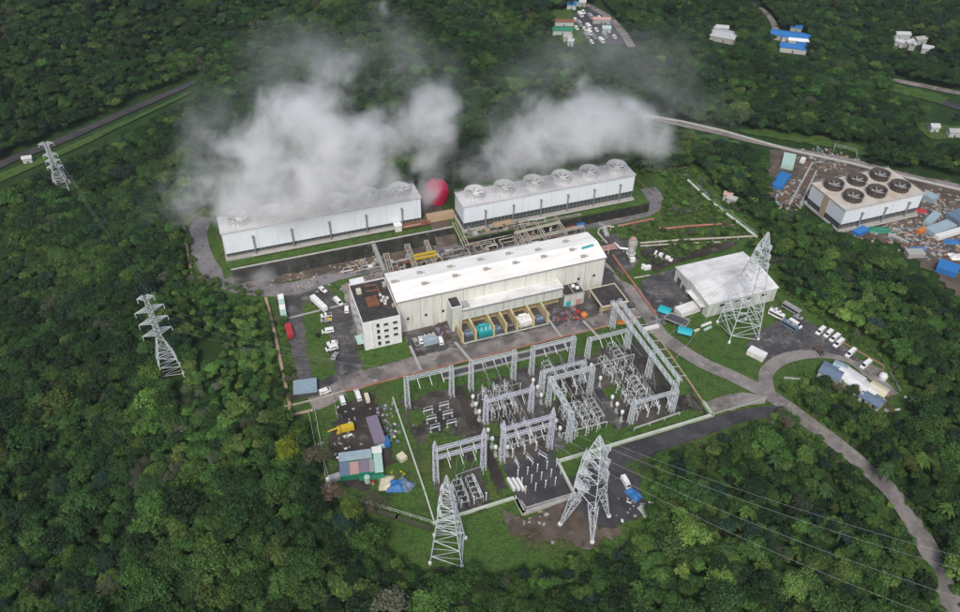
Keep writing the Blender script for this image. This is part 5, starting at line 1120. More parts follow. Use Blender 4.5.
single('orange_drum', MB().lathe([(1.4, 0), (1.6, 1.2), (.6, 2.2), (.01, 2.3)], (0, 0, 0), 12), 'orange', 'orange domed drum left of the dark roofed shelter', 'drum', P(584, 316)); heap('orange_tarp', 'small orange red heap at the end of the green strip', (621, 322.5), (4, 2.5), 'orange', 4, 'tarpaulin')
# right-hand site office
hs = thing('site_office', 'rambling site office with white and cream roofs above the road loop', 'office', P(858, 387), R(-52))
for lbl, x0, x1, y0, y1, h, c in (('grey tiled roof', -4.5, 5.5, -16, -9.5, 3.4, 'x'),): pass
def office_block(px, a, b, h, roof, rz, lbl=None):
    p = P(*px) - hs.location; p.rotate(Matrix.Rotation(R(52), 3, 'Z')); k = part('wing', MB().box(-a / 2, a / 2, -b / 2, b / 2, 0, h), 'annex_wall', hs, p, rz + R(52), lbl)
    pr = [(-b / 2 - 0.4, h), (0, h + 0.9), (b / 2 + 0.4, h)]; x0, x1 = -a / 2 - 0.3, a / 2 + 0.3
    part('roof', MB().add([(x0, y, z) for y, z in pr] + [(x1, y, z) for y, z in pr] + [(x0, y, z - .25) for y, z in pr] + [(x1, y, z - .25) for y, z in pr],
         [(0, 3, 4, 1), (1, 4, 5, 2), (6, 7, 10, 9), (7, 8, 11, 10), (0, 1, 7, 6), (1, 2, 8, 7), (3, 9, 10, 4), (4, 10, 11, 5), (0, 6, 9, 3), (2, 5, 11, 8)]), roof, k)
    for x in (-a / 4, a / 4): part('window', MB().box(x - .6, x + .6, -b / 2 - 0.06, -b / 2 - .01, 1.0, 2.0), 'glass', k)
for q, a, b, h, c, rz, l in (((829.5, 376.5), 8, 7, 3.2, 'slate_blue', R(-38), 'blue grey wing nearest the lawn'), ((838, 371.5), 5, 5, 2.9, 'pale_blue', R(-38), 'pale blue wing beside the road'), ((848, 381), 9, 7.5, 3.0, 'shed_roof', R(-52), None), ((856, 389), 8, 7, 3.3, 'shed_roof', R(-52), None),
                             ((866, 393), 7, 6, 2.8, 'shed_roof', R(-52), None), ((876, 394), 6.5, 5, 3.0, 'cream', R(-45), 'cream wing'), ((870, 403), 8, 5, 2.8, 'slate_blue', R(-48), 'slate blue wing at the lower end')): office_block(q, a, b, h, c, rz, l)
single('dome_tank', MB().lathe([(2.0 * .8, 0), (1.7, 2.0), (1.2, 2.8), (0.01, 3.2)], (0, 0, 0), 14), 'porcelain', 'round white tank beside the marked parking bays', 'tank', P(882, 379)); single('dome_tank', MB().lathe([(1.2, 0), (1.2, 1.8), (0.8, 2.4), (0.01, 2.6)], (0, 0, 0), 12), 'porcelain', 'small white tank on the grass right of the site office', 'tank', P(911.5, 402))
scatter_obj('scrap_heap', 'brown and grey scrap at the lower end of the site office', (888, 407), ['brown', 'grey', 'porcelain', 'rust'], 'scrap', 30, 8, 0.8, 15)
wall_line('parking_kerb', 'orange kerb behind the slanted row of vans and the marked bays', pw_line((843, 343), (856, 350), (884, 366), (880, 377)), 0.5, 0.3, 'red_pipe', 'kerb')
for i, (a, b) in enumerate((((858, 359), (852, 364)), ((868, 364), (861, 370)), ((877, 369), (869, 375)))): sheet('bay_marking', [tuple((P(*a) + d)[:2]) for d in (Vector((-.2, -.2, 0)), Vector((.2, .2, 0)))] + [tuple((P(*b) + d)[:2]) for d in (Vector((.2, .2, 0)), Vector((-.2, -.2, 0)))], 'cream')
# dark pad by the broad pylon
heap('blue_tarp', 'teal blue tarpaulin over a load beside the small white truck', (633, 495), (6.5, 4), 'blue', 8, 'tarpaulin', h=2.0, rz=R(-50)); scatter_obj('stone_heap', 'heap of white stones and bags on the dark pad', (631, 508), ['porcelain', 'concrete', 'grey'], 'stones', 40, 5, 0.55, 16)
scatter_obj('stone_heap', 'few pale stones beside the near leg of the broad pylon', (540, 522), ['concrete', 'tan', 'grey'], 'stones', 26, 6, 0.6, 17); single('concrete_slab', MB().box(-1.2, 1.2, -4, 4, 0, .5), 'pale_wall', 'pale slab at the right edge of the dark pad', 'slab', P(647, 516), R(30))
for i, u in enumerate((0, 1.6, 3.2)): single('white_cabinet', MB().box(-.5, .5, -2.6, 2.6, 0, 1.8), 'porcelain', ['left', 'middle', 'right'][i] + ' of three long white cabinets at the left edge of the dark equipment pad', 'cabinet', P(511, 486) + Vector((u, 0, 0)), AZ + R(5), 'white cabinets at the dark pad')

# ------------------------------------------------------------------ construction site at the far right
CG = 'clutter of the construction site'
items = [('container', 'blue container left of the square cooling tower', (776, 190), (783, 180), 'bright_blue', 2.6, 5), ('container', 'pale green roofed shed at the head of the site', (786, 170), (789, 158), 'mint', 3.2, 6.5),
         ('container', 'blue sheet roof beside the pale green shed', (779, 182), (786, 176), 'blue', 2.2, 6), ('container', 'small white cabin right of the pale green shed', (801, 164), (803, 161), 'porcelain', 2.6, 2.4),
         ('container', 'pale blue shed at the right end of the square cooling tower', (922, 197), (934, 203), 'pale_blue', 3.4, 6), ('container', 'bright blue roofed store in the foreground of the site', (936, 268), (956, 275), 'bright_blue', 3.4, 8),
         ('container', 'grey trailer body beside the dark yard track', (905, 256), (922, 256), 'concrete', 2.8, 4.5), ('container', 'long white tank trailer lying in the site', (935, 240), (962, 232), 'porcelain', 2.6, 2.8),
         ('container', 'grey blue roofed shed beside the long white tank', (928, 235), (950, 227), 'pale_blue', 3.0, 6), ('container', 'slate blue shed at the right edge of the site', (950, 222), (966, 216), 'slate_blue', 3.2, 8),
         ('container', 'teal roofed shed near the middle of the site', (926, 226), (936, 216), 'pale_blue', 2.6, 4), ('container', 'orange red container among the rubbish', (917, 234), (925, 231), 'orange', 2.2, 2.4),
         ('container', 'blue container below the square cooling tower', (854, 236), (865, 231), 'bright_blue', 2.4, 4), ('container', 'white girder lying below the blue container', (888, 235), (908, 244), 'concrete', 1.2, 1.6)]
for k, l, a, b, c, h, w_ in items: container(l, a, b, c, h, w_, group=CG)
heap('green_tarp', 'dark green tarpaulin below the square cooling tower', (879, 231), (14, 6), 'green_sheet', 11, 'tarpaulin', h=1.8, group=CG); heap('green_tarp', 'bright green tarpaulin behind the rubbish heaps', (908, 216), (7, 5), 'green_sheet', 12, 'tarpaulin', h=1.8, group=CG)
heap('red_tarp', 'red tarpaulin right of the bright green one', (921, 212), (7, 4), 'red', 13, 'tarpaulin', h=1.6, group=CG); heap('blue_tarp', 'blue tarpaulin left of the site entrance', (777, 184), (7, 5), 'bright_blue', 14, 'tarpaulin', h=1.8, group=CG)
heap('blue_tarp', 'deep blue tarpaulin in front of the grey trailer', (918, 250), (9, 4), 'blue', 15, 'tarpaulin', h=1.4, group=CG); heap('blue_tarp', 'deep blue tarpaulin right of the long white tank', (952, 243), (9, 5), 'blue', 16, 'tarpaulin', h=1.6, group=CG); heap('white_tarp', 'white tarpaulin near the bright blue store', (955, 258), (7, 6), 'porcelain', 17, 'tarpaulin', h=2, group=CG)
pal = ['concrete', 'rust', 'grey', 'slate_blue', 'tan', 'grey', 'brown', 'pale_blue', 'dull_steel', 'wood', 'dark_grey', 'tan', 'concrete']
spots = [((898, 228), 'rubbish heap between the green tarpaulins'), ((912, 224), 'rubbish heap behind the orange container'), ((908, 236), 'rubbish heap beside the white girder'), ((925, 244), 'rubbish heap below the long white tank'), ((940, 214), 'rubbish heap left of the slate blue shed'),
         ((950, 206), 'rubbish heap under the far road'), ((938, 252), 'rubbish heap above the bright blue store'), ((885, 224), 'rubbish heap along the tower foot'), ((785, 200), 'rubbish heap below the blue container at the site head'), ((815, 165), 'brown rubble heap behind the square tower'),
         ((830, 160), 'reddish rubble heap along the road behind the square tower'), ((795, 190), 'scrap strewn on the sloping track left of the square tower'), ((955, 250), 'rubbish heap at the right edge of the site'), ((935, 205), 'brown rubble heap right of the pale blue shed'), ((868, 228), 'scrap heap beside the blue container')]
for i, (q, l) in enumerate(spots): scatter_obj('scrap_heap', l, q, pal, 'scrap', 110, 12, 0.85, 30 + i, group=CG)
pipe('conveyor_beam', 'left of two long pale beams on the slope beside the square tower', [T(789, 206) + Vector((0, 0, .8)), T(812, 164) + Vector((0, 0, .8))], 0.7, 'concrete', 'beam', CG, False, 4); pipe('conveyor_beam', 'right of two long pale beams on the slope beside the square tower', [T(800, 206) + Vector((0, 0, .8)), T(816, 172) + Vector((0, 0, .8))], 0.6, 'concrete', 'beam', CG, False, 4)
# far settlements
VG = 'roofs of the distant settlements'
for i, (l, q, s, c, rz) in enumerate((('bright blue roofed hall at the top right, upper', (781, 38), (16, 11), 'bright_blue', -20), ('bright blue roofed hall at the top right, middle', (795, 40), (20, 12), 'bright_blue', -15), ('bright blue roofed hall at the top right, lower', (792, 51), (18, 9), 'bright_blue', -15),
      ('small blue roof above the bright blue halls', (795, 31), (8, 7), 'blue', -15), ('white strip roof across the bright blue halls', (797, 45), (14, 4), 'porcelain', -10), ('blue roofed wing at the right of the bright blue halls', (805, 50), (12, 9), 'blue', -15), ('white roofed hall left of the blue halls', (725, 39), (20, 16), 'far_white', -25),
      ('long low white roof beyond the white hall', (715, 31), (18, 6), 'far_white', -10), ('small white house beside the white hall', (733, 42), (7, 5), 'far_white', 20), ('pale house above the white hall', (708, 35), (6, 5), 'concrete', 0), ('small white house near the right edge, upper', (897, 38), (16, 6), 'far_white', 0),
      ('small white house in the right village, left', (899, 46), (6, 5), 'far_white', -40), ('small white house in the right village, middle', (907, 46), (8, 4), 'far_white', 30), ('grey house in the right village', (918, 43), (9, 6), 'concrete', 20), ('bright white house in the right village', (926, 52), (7, 8), 'far_white', -25), ('pale house in the right village, lower', (911, 49), (6, 4), 'far_white', 60),
      ('small house below the far right road', (932, 131), (5, 5), 'far_white', 0), ('grey house below the far right road', (952, 136), (7, 5), 'concrete', 0), ('long white roof in the far yard', (601, 23.5), (13, 4), 'pink_sheet', 0), ('blue roof at the left of the far yard', (571, 8), (7, 8), 'blue', 0), ('teal roof behind the far yard', (574, 5), (9, 5), 'turquoise', 0),
      ('white hut at the top of the far yard', (582, 6), (5, 4), 'far_white', 0), ('orange roofed pavilion on the far lawn', (564, 26), (14, 3), 'rust', 0), ('green roofed pavilion on the far lawn', (562, 34), (14, 6), 'green_sheet', 0), ('pale roofed house below the far lawn', (568, 41), (6, 5), 'concrete', -20), ('white roofed house below the far lawn', (571, 45), (4, 5), 'far_white', -20),
      ('pale round roofed kiosk in the far yard', (606, 32), (6, 6), 'mint', 0), ('small pale hut beside the slanting pipeline', (731, 204), (5, 3), 'concrete', -30), ('reddish hut beside the slanting pipeline', (727, 200), (4, 3), 'pink_sheet', -30), ('small shed at the corner of the valley road', (29, 163), (5, 3), 'far_white', 20))):
    shed(l, q, 3.6, 'far_white' if i % 3 else 'concrete', c, R(rz), s, 1.4, 'house', group=VG, name='house')

# ------------------------------------------------------------------ vegetation
def crown_mesh(name, seed, leaves=70, clumps=13, rad=3.7, h0=5.6, hz=2.7, leaf=0.62, twiggy=False):
    rr = random.Random(seed); vs = []; fs = []; tone = []
    cl = []
    for i in range(clumps):
        f = (i + 0.5) / clumps; r = rad * 0.72 * math.sqrt(f) * rr.uniform(0.8, 1.15); t = i * 2.39996 + rr.uniform(-0.4, 0.4)
        z = h0 + hz * (1 - (r / rad) ** 2) * rr.uniform(0.7, 1.05) - hz * 0.35
        cl.append((Vector((r * math.cos(t), r * math.sin(t), z)), rr.uniform(0.9, 1.65) * rad / 3.7, rr.random()))
    for c, cr, tn in cl:
        if not twiggy:
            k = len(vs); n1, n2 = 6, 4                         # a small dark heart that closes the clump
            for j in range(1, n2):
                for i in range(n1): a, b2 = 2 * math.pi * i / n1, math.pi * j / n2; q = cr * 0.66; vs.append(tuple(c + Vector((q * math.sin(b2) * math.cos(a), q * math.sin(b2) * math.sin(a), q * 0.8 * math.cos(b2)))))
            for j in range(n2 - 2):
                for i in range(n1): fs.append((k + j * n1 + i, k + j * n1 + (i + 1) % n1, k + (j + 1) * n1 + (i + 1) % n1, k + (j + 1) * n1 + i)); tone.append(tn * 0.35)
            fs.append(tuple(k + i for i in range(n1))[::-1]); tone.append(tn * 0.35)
        for l in range(leaves):
            u = rr.uniform(-0.45, 1); a = rr.uniform(0, 6.283); s = math.sqrt(max(0, 1 - u * u)); d = Vector((s * math.cos(a), s * math.sin(a), u))
            p = c + d * cr * rr.uniform(0.72, 1.12); nrm = (d + Vector((rr.gauss(0, .45), rr.gauss(0, .45), rr.gauss(0, .45) + 0.35))).normalized()
            x = nrm.cross(Vector((rr.gauss(0, 1), rr.gauss(0, 1), rr.gauss(0, 1)))).normalized(); y = nrm.cross(x); sz = leaf * rr.uniform(0.55, 1.15) * (0.35 if twiggy else 1); sy = sz * (3.0 if twiggy else 0.75)
            k = len(vs); vs += [tuple(p + x * sz * .5), tuple(p + y * sy * .5 + nrm * -0.06), tuple(p - x * sz * .5), tuple(p - y * sy * .5)]
            fs.append((k, k + 1, k + 2, k + 3)); tone.append(min(1, max(0, tn * 0.55 + rr.uniform(0, 0.45))))
    me = bpy.data.meshes.new(name); me.from_pydata(vs, [], fs); me.materials.append(M['leaves'])
    at = me.attributes.new('tone', 'FLOAT', 'FACE'); at.data.foreach_set('value', tone); return me
def palm_mesh(name, seed):
    rr = random.Random(seed); vs = []; fs = []; tone = []
    for i in range(15):
        a = i * 2 * math.pi / 15 + rr.uniform(-.15, .15); el = rr.uniform(0.1, 0.9); L = rr.uniform(2.8, 3.8); d = Vector((math.cos(a), math.sin(a), 0)); q = Vector((-math.sin(a), math.cos(a), 0)); k = len(vs)
        for j in range(6):
            f = j / 5; c = d * L * f * math.cos(el * .6) + Vector((0, 0, 6.4 + L * (el * f - 1.1 * f * f))); wv = 0.55 * math.sin(math.pi * min(1, 0.15 + f * .85)) + 0.04
            vs += [tuple(c + q * wv - Vector((0, 0, wv * .5))), tuple(c), tuple(c - q * wv - Vector((0, 0, wv * .5)))]
        for j in range(5): b_ = k + 3 * j; fs += [(b_, b_ + 1, b_ + 4, b_ + 3), (b_ + 1, b_ + 2, b_ + 5, b_ + 4)]; tone += [rr.uniform(.3, 1)] * 2
    me = bpy.data.meshes.new(name); me.from_pydata(vs, [], fs); me.materials.append(M['leaves'])
    at = me.attributes.new('tone', 'FLOAT', 'FACE'); at.data.foreach_set('value', tone); return me
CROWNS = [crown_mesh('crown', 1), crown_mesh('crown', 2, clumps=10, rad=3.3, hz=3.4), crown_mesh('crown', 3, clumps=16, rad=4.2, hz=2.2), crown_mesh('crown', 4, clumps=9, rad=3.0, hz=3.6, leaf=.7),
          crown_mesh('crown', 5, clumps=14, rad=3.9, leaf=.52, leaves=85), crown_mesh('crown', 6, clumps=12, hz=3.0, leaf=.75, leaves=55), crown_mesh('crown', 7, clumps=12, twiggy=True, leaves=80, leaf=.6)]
TRUNK = MB().tube((0, 0, -1.5), (0.1, 0, 3.2), 0.32, 7, 0.22).tube((0.1, 0, 3.1), (1.3, 0.6, 5.4), 0.16, 5, 0.08).tube((0.1, 0, 3.1), (-1.1, 0.9, 5.5), 0.16, 5, 0.08).tube((0.1, 0, 3.1), (0.2, -1.3, 5.6), 0.15, 5, 0.07).mesh('trunk', 'bark')
PALM = palm_mesh('fronds', 3); PTRUNK = MB().tube((0, 0, -1.5), (0, 0, 6.5), 0.2, 7, 0.13).mesh('trunk', 'bark')

# where nothing tall grows, as seen in the photo
CLEAR = [[(178, 216), (184, 262), (189, 284), (262, 301), (272, 340), (283, 412), (304, 420), (316, 462), (322, 500), (345, 508), (372, 520), (384, 552), (420, 574), (470, 570), (520, 574), (560, 560), (600, 552), (628, 548), (650, 528), (655, 505), (646, 482), (632, 468), (700, 441), (760, 422), (788, 424),
          (776, 398), (786, 380), (806, 384), (826, 398), (850, 398), (872, 412), (905, 412), (915, 400), (900, 372), (870, 345), (800, 303), (780, 288), (778, 262), (735, 246), (765, 238), (700, 170), (640, 172), (630, 158), (560, 172), (456, 190), (424, 186), (330, 200), (222, 214)],
         [(566, 10), (592, 4), (612, 14), (632, 46), (612, 50), (572, 48), (548, 42), (548, 14)], [(772, 152), (812, 152), (870, 166), (940, 180), (1010, 200), (1010, 300), (960, 300), (912, 262), (880, 244), (850, 236), (806, 212), (776, 208), (764, 180)],
         [(708, 30), (733, 30), (738, 45), (712, 46)], [(772, 31), (805, 31), (811, 55), (780, 56)], [(892, 36), (910, 38), (931, 44), (930, 56), (900, 50)], [(905, 118), (990, 126), (990, 142), (930, 142)], [(735, 130), (800, 138), (868, 148), (870, 160), (740, 136)], [(884, 80), (965, 92), (990, 116), (940, 108), (890, 94)]]
LINES = [([(780, 402), (800, 417), (850, 455), (893, 495), (925, 545), (945, 590), (962, 640)], 8.5), ([(-30, 184), (10, 163), (60, 144), (110, 122), (160, 100), (196, 84)], 8), ([(-20, 189), (40, 165), (90, 143), (150, 114), (190, 92)], 6),
         ([(640, 114), (660, 121), (720, 134), (780, 148)], 4), ([(760, 10), (770, 20), (778, 34)], 4), ([(895, 82), (945, 93), (975, 99)], 4), ([(975, 190), (905, 176)], 6), ([(596, 4), (622, 30), (636, 52)], 4)]
DISCS = [(174, 378, 13), (64, 188, 8), (210, 352, 12), (30, 163, 5)]
def allowed(X, Y):
    ok = np.ones(X.shape, bool)
    for p in CLEAR: ok &= ~in_poly(X, Y, p)
    for l, wd_ in LINES: ok &= dist_poly(X, Y, l, closed=False) > wd_
    for a, b, r in DISCS: ok &= np.hypot(X - a, Y - b) > r
    return ok
def vproj(x, y, z):
    z = z - HC; zc = y * c_ - z * s_; yc = -(y * s_ + z * c_); Xp, Yp = F * x / zc, F * yc / zc
    return 480 + Xp * math.cos(RO) - Yp * math.sin(RO), 306 + Xp * math.sin(RO) + Yp * math.cos(RO)
SP = 3.7
ax, ay = np.meshgrid(np.arange(-640, 640, SP), np.arange(20, 1100, SP)); ax = (ax + rng.uniform(-SP * .46, SP * .46, ax.shape)).ravel(); ay = (ay + rng.uniform(-SP * .46, SP * .46, ay.shape)).ravel()
az = hgt(ax, ay); PX, PY = vproj(ax, ay, az)
k = (PX > -90) & (PX < 1050) & (PY > -70) & (PY < 700); ax, ay, az, PX, PY = ax[k], ay[k], az[k], PX[k], PY[k]
def nz(x, y, s, o=0.0): return np.array([mnoise.noise(Vector((a / s, b / s, o))) for a, b in zip(x, y)])
n1, n2, n3 = nz(ax, ay, 70, 1.0), nz(ax, ay, 22, 5.0), nz(ax, ay, 35, 9.0)
scl = np.clip(0.82 + 0.25 * n2 + rng.gamma(1.1, 0.24, len(ax)) - 0.12 + 0.12 * n1, 0.45, 2.0)
RIGHT = (PX > 600) & (PY > 170) | ((PX > 330) & (PY > 480))
scl = np.where(RIGHT, scl * 0.86, scl * 0.93)
scl = np.where((PX > 185) & (PX < 300) & (PY > 215) & (PY < 420), scl * 0.7, scl)
TX, TY = vproj(ax, ay, az + 8.0 * scl); MX2, MY2 = vproj(ax, ay, az + 4.5 * scl)
keep = allowed(PX, PY) & allowed(TX, TY) & allowed(MX2, MY2)
keep &= rng.random(len(ax)) > 0.02
ax, ay, az, PX, PY, n1, n2, n3, scl, RIGHT = (q[keep] for q in (ax, ay, az, PX, PY, n1, n2, n3, scl, RIGHT))
N = len(ax)
KINDS = {'dark green': (0.021, 0.05, 0.016), 'mid green': (0.036, 0.083, 0.021), 'fresh green': (0.06, 0.124, 0.027), 'yellow green': (0.09, 0.148, 0.033), 'grey brown': (0.085, 0.1, 0.06), 'blue green': (0.024, 0.055, 0.034)}
names = list(KINDS); base = np.array([KINDS[q] for q in names])
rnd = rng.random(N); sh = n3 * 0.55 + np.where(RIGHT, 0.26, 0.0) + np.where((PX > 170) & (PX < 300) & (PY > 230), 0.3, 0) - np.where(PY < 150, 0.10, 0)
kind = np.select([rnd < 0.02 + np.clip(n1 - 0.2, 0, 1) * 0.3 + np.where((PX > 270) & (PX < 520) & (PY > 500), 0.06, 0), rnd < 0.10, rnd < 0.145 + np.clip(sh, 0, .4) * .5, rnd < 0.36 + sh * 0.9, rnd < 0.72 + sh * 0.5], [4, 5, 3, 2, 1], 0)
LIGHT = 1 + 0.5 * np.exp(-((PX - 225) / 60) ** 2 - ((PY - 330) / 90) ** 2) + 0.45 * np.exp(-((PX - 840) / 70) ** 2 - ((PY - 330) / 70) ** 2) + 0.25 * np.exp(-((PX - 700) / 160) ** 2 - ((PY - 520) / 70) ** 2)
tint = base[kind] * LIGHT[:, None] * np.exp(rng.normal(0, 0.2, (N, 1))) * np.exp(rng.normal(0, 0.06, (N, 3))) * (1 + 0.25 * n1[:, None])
vid = rng.integers(0, 6, N); vid[(kind == 4) & (rng.random(N) < 0.75)] = 6
rotz = rng.uniform(0, 6.283, N)
zs = (0.35 + 0.55 * scl) * rng.uniform(0.9, 1.15, N)
infr = (PX > -8) & (PX < 968) & (PY > -5) & (PY < 640)
dist = np.sqrt(ax ** 2 + ay ** 2 + (HC - az) ** 2) / scl
order = [i for i in np.argsort(dist) if infr[i]][:300]
own = set(order)
def zone(x, y):
    row = 'on the bottom edge' if y > 590 else ('just above the bottom edge' if y > 560 else ('well above the bottom edge' if y > 520 else 'high on the slope'))
    for lim, w_ in ((50, 'in the left corner'), (100, 'near the left corner'), (150, 'left of the forest pylon'), (200, 'below the forest pylon'), (250, 'below the pylon clearing'), (300, 'below the corner pipe'), (345, 'below the rail fence'), (390, 'below the mossy wall'), (430, 'left of the slim pylon'), (470, 'below the slim pylon'),
                    (520, 'below the equipment pad'), (570, 'left below the broad pylon'), (620, 'below the broad pylon'), (670, 'below the stone heap'), (720, 'under the power lines'), (780, 'amid the palms'), (840, 'left of the winding road'), (900, 'close to the winding road')):
        if x < lim: return f'{w_}, {row}'
    return f'beside the winding road, {row}'
def tree(x, y, z, s, z_s, r, v, tn, label, group, name='broadleaf_tree'):
    t = thing(name, label, 'tree', (x, y, z), r, group); t.scale = (s, s, z_s)
    c = link('crown', CROWNS[v], t); c['tint'] = [float(q) for q in tn]; link('trunk', TRUNK, t); return c
src = []
for i in order:
    sz = 'large' if scl[i] > 1.12 else ('small' if scl[i] < 0.8 else 'middling')
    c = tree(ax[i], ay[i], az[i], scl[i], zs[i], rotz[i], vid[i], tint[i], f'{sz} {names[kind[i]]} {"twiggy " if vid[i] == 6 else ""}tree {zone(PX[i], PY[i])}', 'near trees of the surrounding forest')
# single trees that stand out
for q, s, v, k_, l in (((290, 462), 1.25, 2, (0.16, 0.2, 0.02), 'bright yellow green tree at the forest edge left of the fenced strip'), ((300, 445), 1.0, 0, (0.09, 0.15, 0.02), 'fresh green tree just above the bright yellow green tree'), ((353, 520), 1.1, 2, (0.1, 0.15, 0.025), 'yellow green tree below the left end of the mossy wall'),
                         ((335, 505), 1.2, 6, (0.2, 0.14, 0.11), 'pinkish bare tree at the left end of the mossy wall'), ((376, 515), 1.2, 6, (0.12, 0.1, 0.08), 'grey bare tree over the mossy wall'), ((316, 470), 1.2, 6, (0.17, 0.15, 0.09), 'pale bare tree over the narrow fenced strip'), ((326, 463), 0.9, 6, (0.15, 0.14, 0.08), 'small bare tree beside the rail fence of the work yard'),
                         ((822, 388), .75, 4, (0.03, 0.07, 0.02), 'small dark tree under the blue grey wing of the site office'), ((836, 396), .8, 6, (0.16, 0.14, 0.08), 'pale twiggy tree leaning over the white roof of the site office'), ((850, 398), .8, 0, (0.06, 0.09, 0.025), 'green tree just below the site office roofs'), ((812, 386), .55, 1, (0.03, 0.08, 0.02), 'small round tree inside the road loop'),
                         ((531, 548), 1.0, 6, (0.16, 0.13, 0.08), 'pale bare shrub tree on bare earth left of the broad pylon'), ((784, 430), .8, 6, (0.16, 0.13, 0.1), 'bare tree at the end of the lower dark road'), ((318, 337), .35, 5, (0.03, 0.05, 0.02), 'small round bush tree on the left lawn'), ((411, 240), .6, 3, (0.02, 0.1, 0.02), 'vivid green tree between the terraces behind the hall'),
                         ((360, 349), .4, 1, (0.1, 0.13, 0.02), 'small yellow green bush tree at the foot of the control building'), ((283, 398), .7, 4, (0.04, 0.07, 0.025), 'green tree inside the tan corner pipe'), ((270, 345), .8, 0, (0.03, 0.07, 0.02), 'green tree reaching over the tan boundary pipe'), ((292, 402), .6, 6, (0.12, 0.11, 0.07), 'twiggy tree below the slatted shed')):
    p = T(*q); tree(p.x, p.y, p.z - (0 if s > .7 else 1.2), s, s, v * 1.3, v, k_, l, 'trees that stand out')
CR_OBJ = []
for v in range(7):
    o = next((c for c in COL.objects if c.data == CROWNS[v]), None)
    CR_OBJ.append(o if o else tree(*W(-200, -40), -30, 1, 1, 0, v, (0.03, 0.06, 0.02), 'green tree behind the camera', 'near trees of the surrounding forest'))
pr_ = rng.random
for i, q in enumerate(((690, 500), (742, 522), (770, 470), (795, 560), (838, 540), (846, 586), (880, 480), (915, 470), (902, 440), (940, 520), (930, 452), (865, 560), (720, 560), (655, 585), (760, 590), (680, 545), (820, 500), (955, 480), (896, 405 + 40), (800, 462))):
    p = T(*q); t = thing('palm_tree', f'{"bright" if i % 2 else "dull green"} palm tree {zone(*q) if q[1] > 460 and q[0] < 880 else "on the slope right of the winding road"}', 'palm tree', p, i * 0.7, 'palms in the right-hand forest'); s = 1.0 + 0.2 * pr_(); t.scale = (s, s, s)
    c = link('fronds', PALM, t); c['tint'] = [0.06, 0.12, 0.02] if i % 2 else [0.035, 0.075, 0.02]; link('trunk', PTRUNK, t)
def scatter_node_object(name, xs, ys, zs_, tints, scales, rots, vids):
    n_ = len(xs); me = bpy.data.meshes.new(name); me.from_pydata(np.stack([xs, ys, zs_], 1).tolist(), [], [])
    for nm, ty, arr, fld in (('tint', 'FLOAT_COLOR', np.concatenate([tints, np.ones((n_, 1))], 1), 'color'), ('scl', 'FLOAT_VECTOR', scales, 'vector'), ('rot', 'FLOAT_VECTOR', np.stack([np.zeros(n_), np.zeros(n_), rots], 1), 'vector')):
        a = me.attributes.new(nm, ty, 'POINT'); a.data.foreach_set(fld, np.asarray(arr, dtype=np.float32).ravel())
    a = me.attributes.new('vid', 'INT', 'POINT'); a.data.foreach_set('value', np.asarray(vids, dtype=np.int32))
    me.materials.append(M['leaves']); o = link(name, me); o['kind'] = 'stuff'
    g = bpy.data.node_groups.new(name, 'GeometryNodeTree'); g.interface.new_socket('Geometry', in_out='INPUT', socket_type='NodeSocketGeometry'); g.interface.new_socket('Geometry', in_out='OUTPUT', socket_type='NodeSocketGeometry')
    gi, go = g.nodes.new('NodeGroupInput'), g.nodes.new('NodeGroupOutput'); ip = g.nodes.new('GeometryNodeInstanceOnPoints'); jn = g.nodes.new('GeometryNodeJoinGeometry')
    for c in reversed(CR_OBJ):
        oi = g.nodes.new('GeometryNodeObjectInfo'); oi.transform_space = 'ORIGINAL'; oi.inputs['Object'].default_value = c; oi.inputs['As Instance'].default_value = True; g.links.new(oi.outputs['Geometry'], jn.inputs[0])
    g.links.new(gi.outputs[0], ip.inputs['Points']); g.links.new(jn.outputs[0], ip.inputs['Instance']); ip.inputs['Pick Instance'].default_value = True
    for nm, ty, sk in (('vid', 'INT', 'Instance Index'), ('rot', 'FLOAT_VECTOR', 'Rotation'), ('scl', 'FLOAT_VECTOR', 'Scale')):
        na = g.nodes.new('GeometryNodeInputNamedAttribute'); na.data_type = ty; na.inputs['Name'].default_value = nm; g.links.new(na.outputs['Attribute'], ip.inputs[sk])
    g.links.new(ip.outputs[0], go.inputs[0]); md = o.modifiers.new('scatter', 'NODES'); md.node_group = g; return o
rest = np.array([i not in own for i in range(N)])
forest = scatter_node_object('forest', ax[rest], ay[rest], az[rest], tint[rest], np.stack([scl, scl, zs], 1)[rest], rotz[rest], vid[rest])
forest['label'] = 'dense forest surrounding the plant beyond the nearest trees'
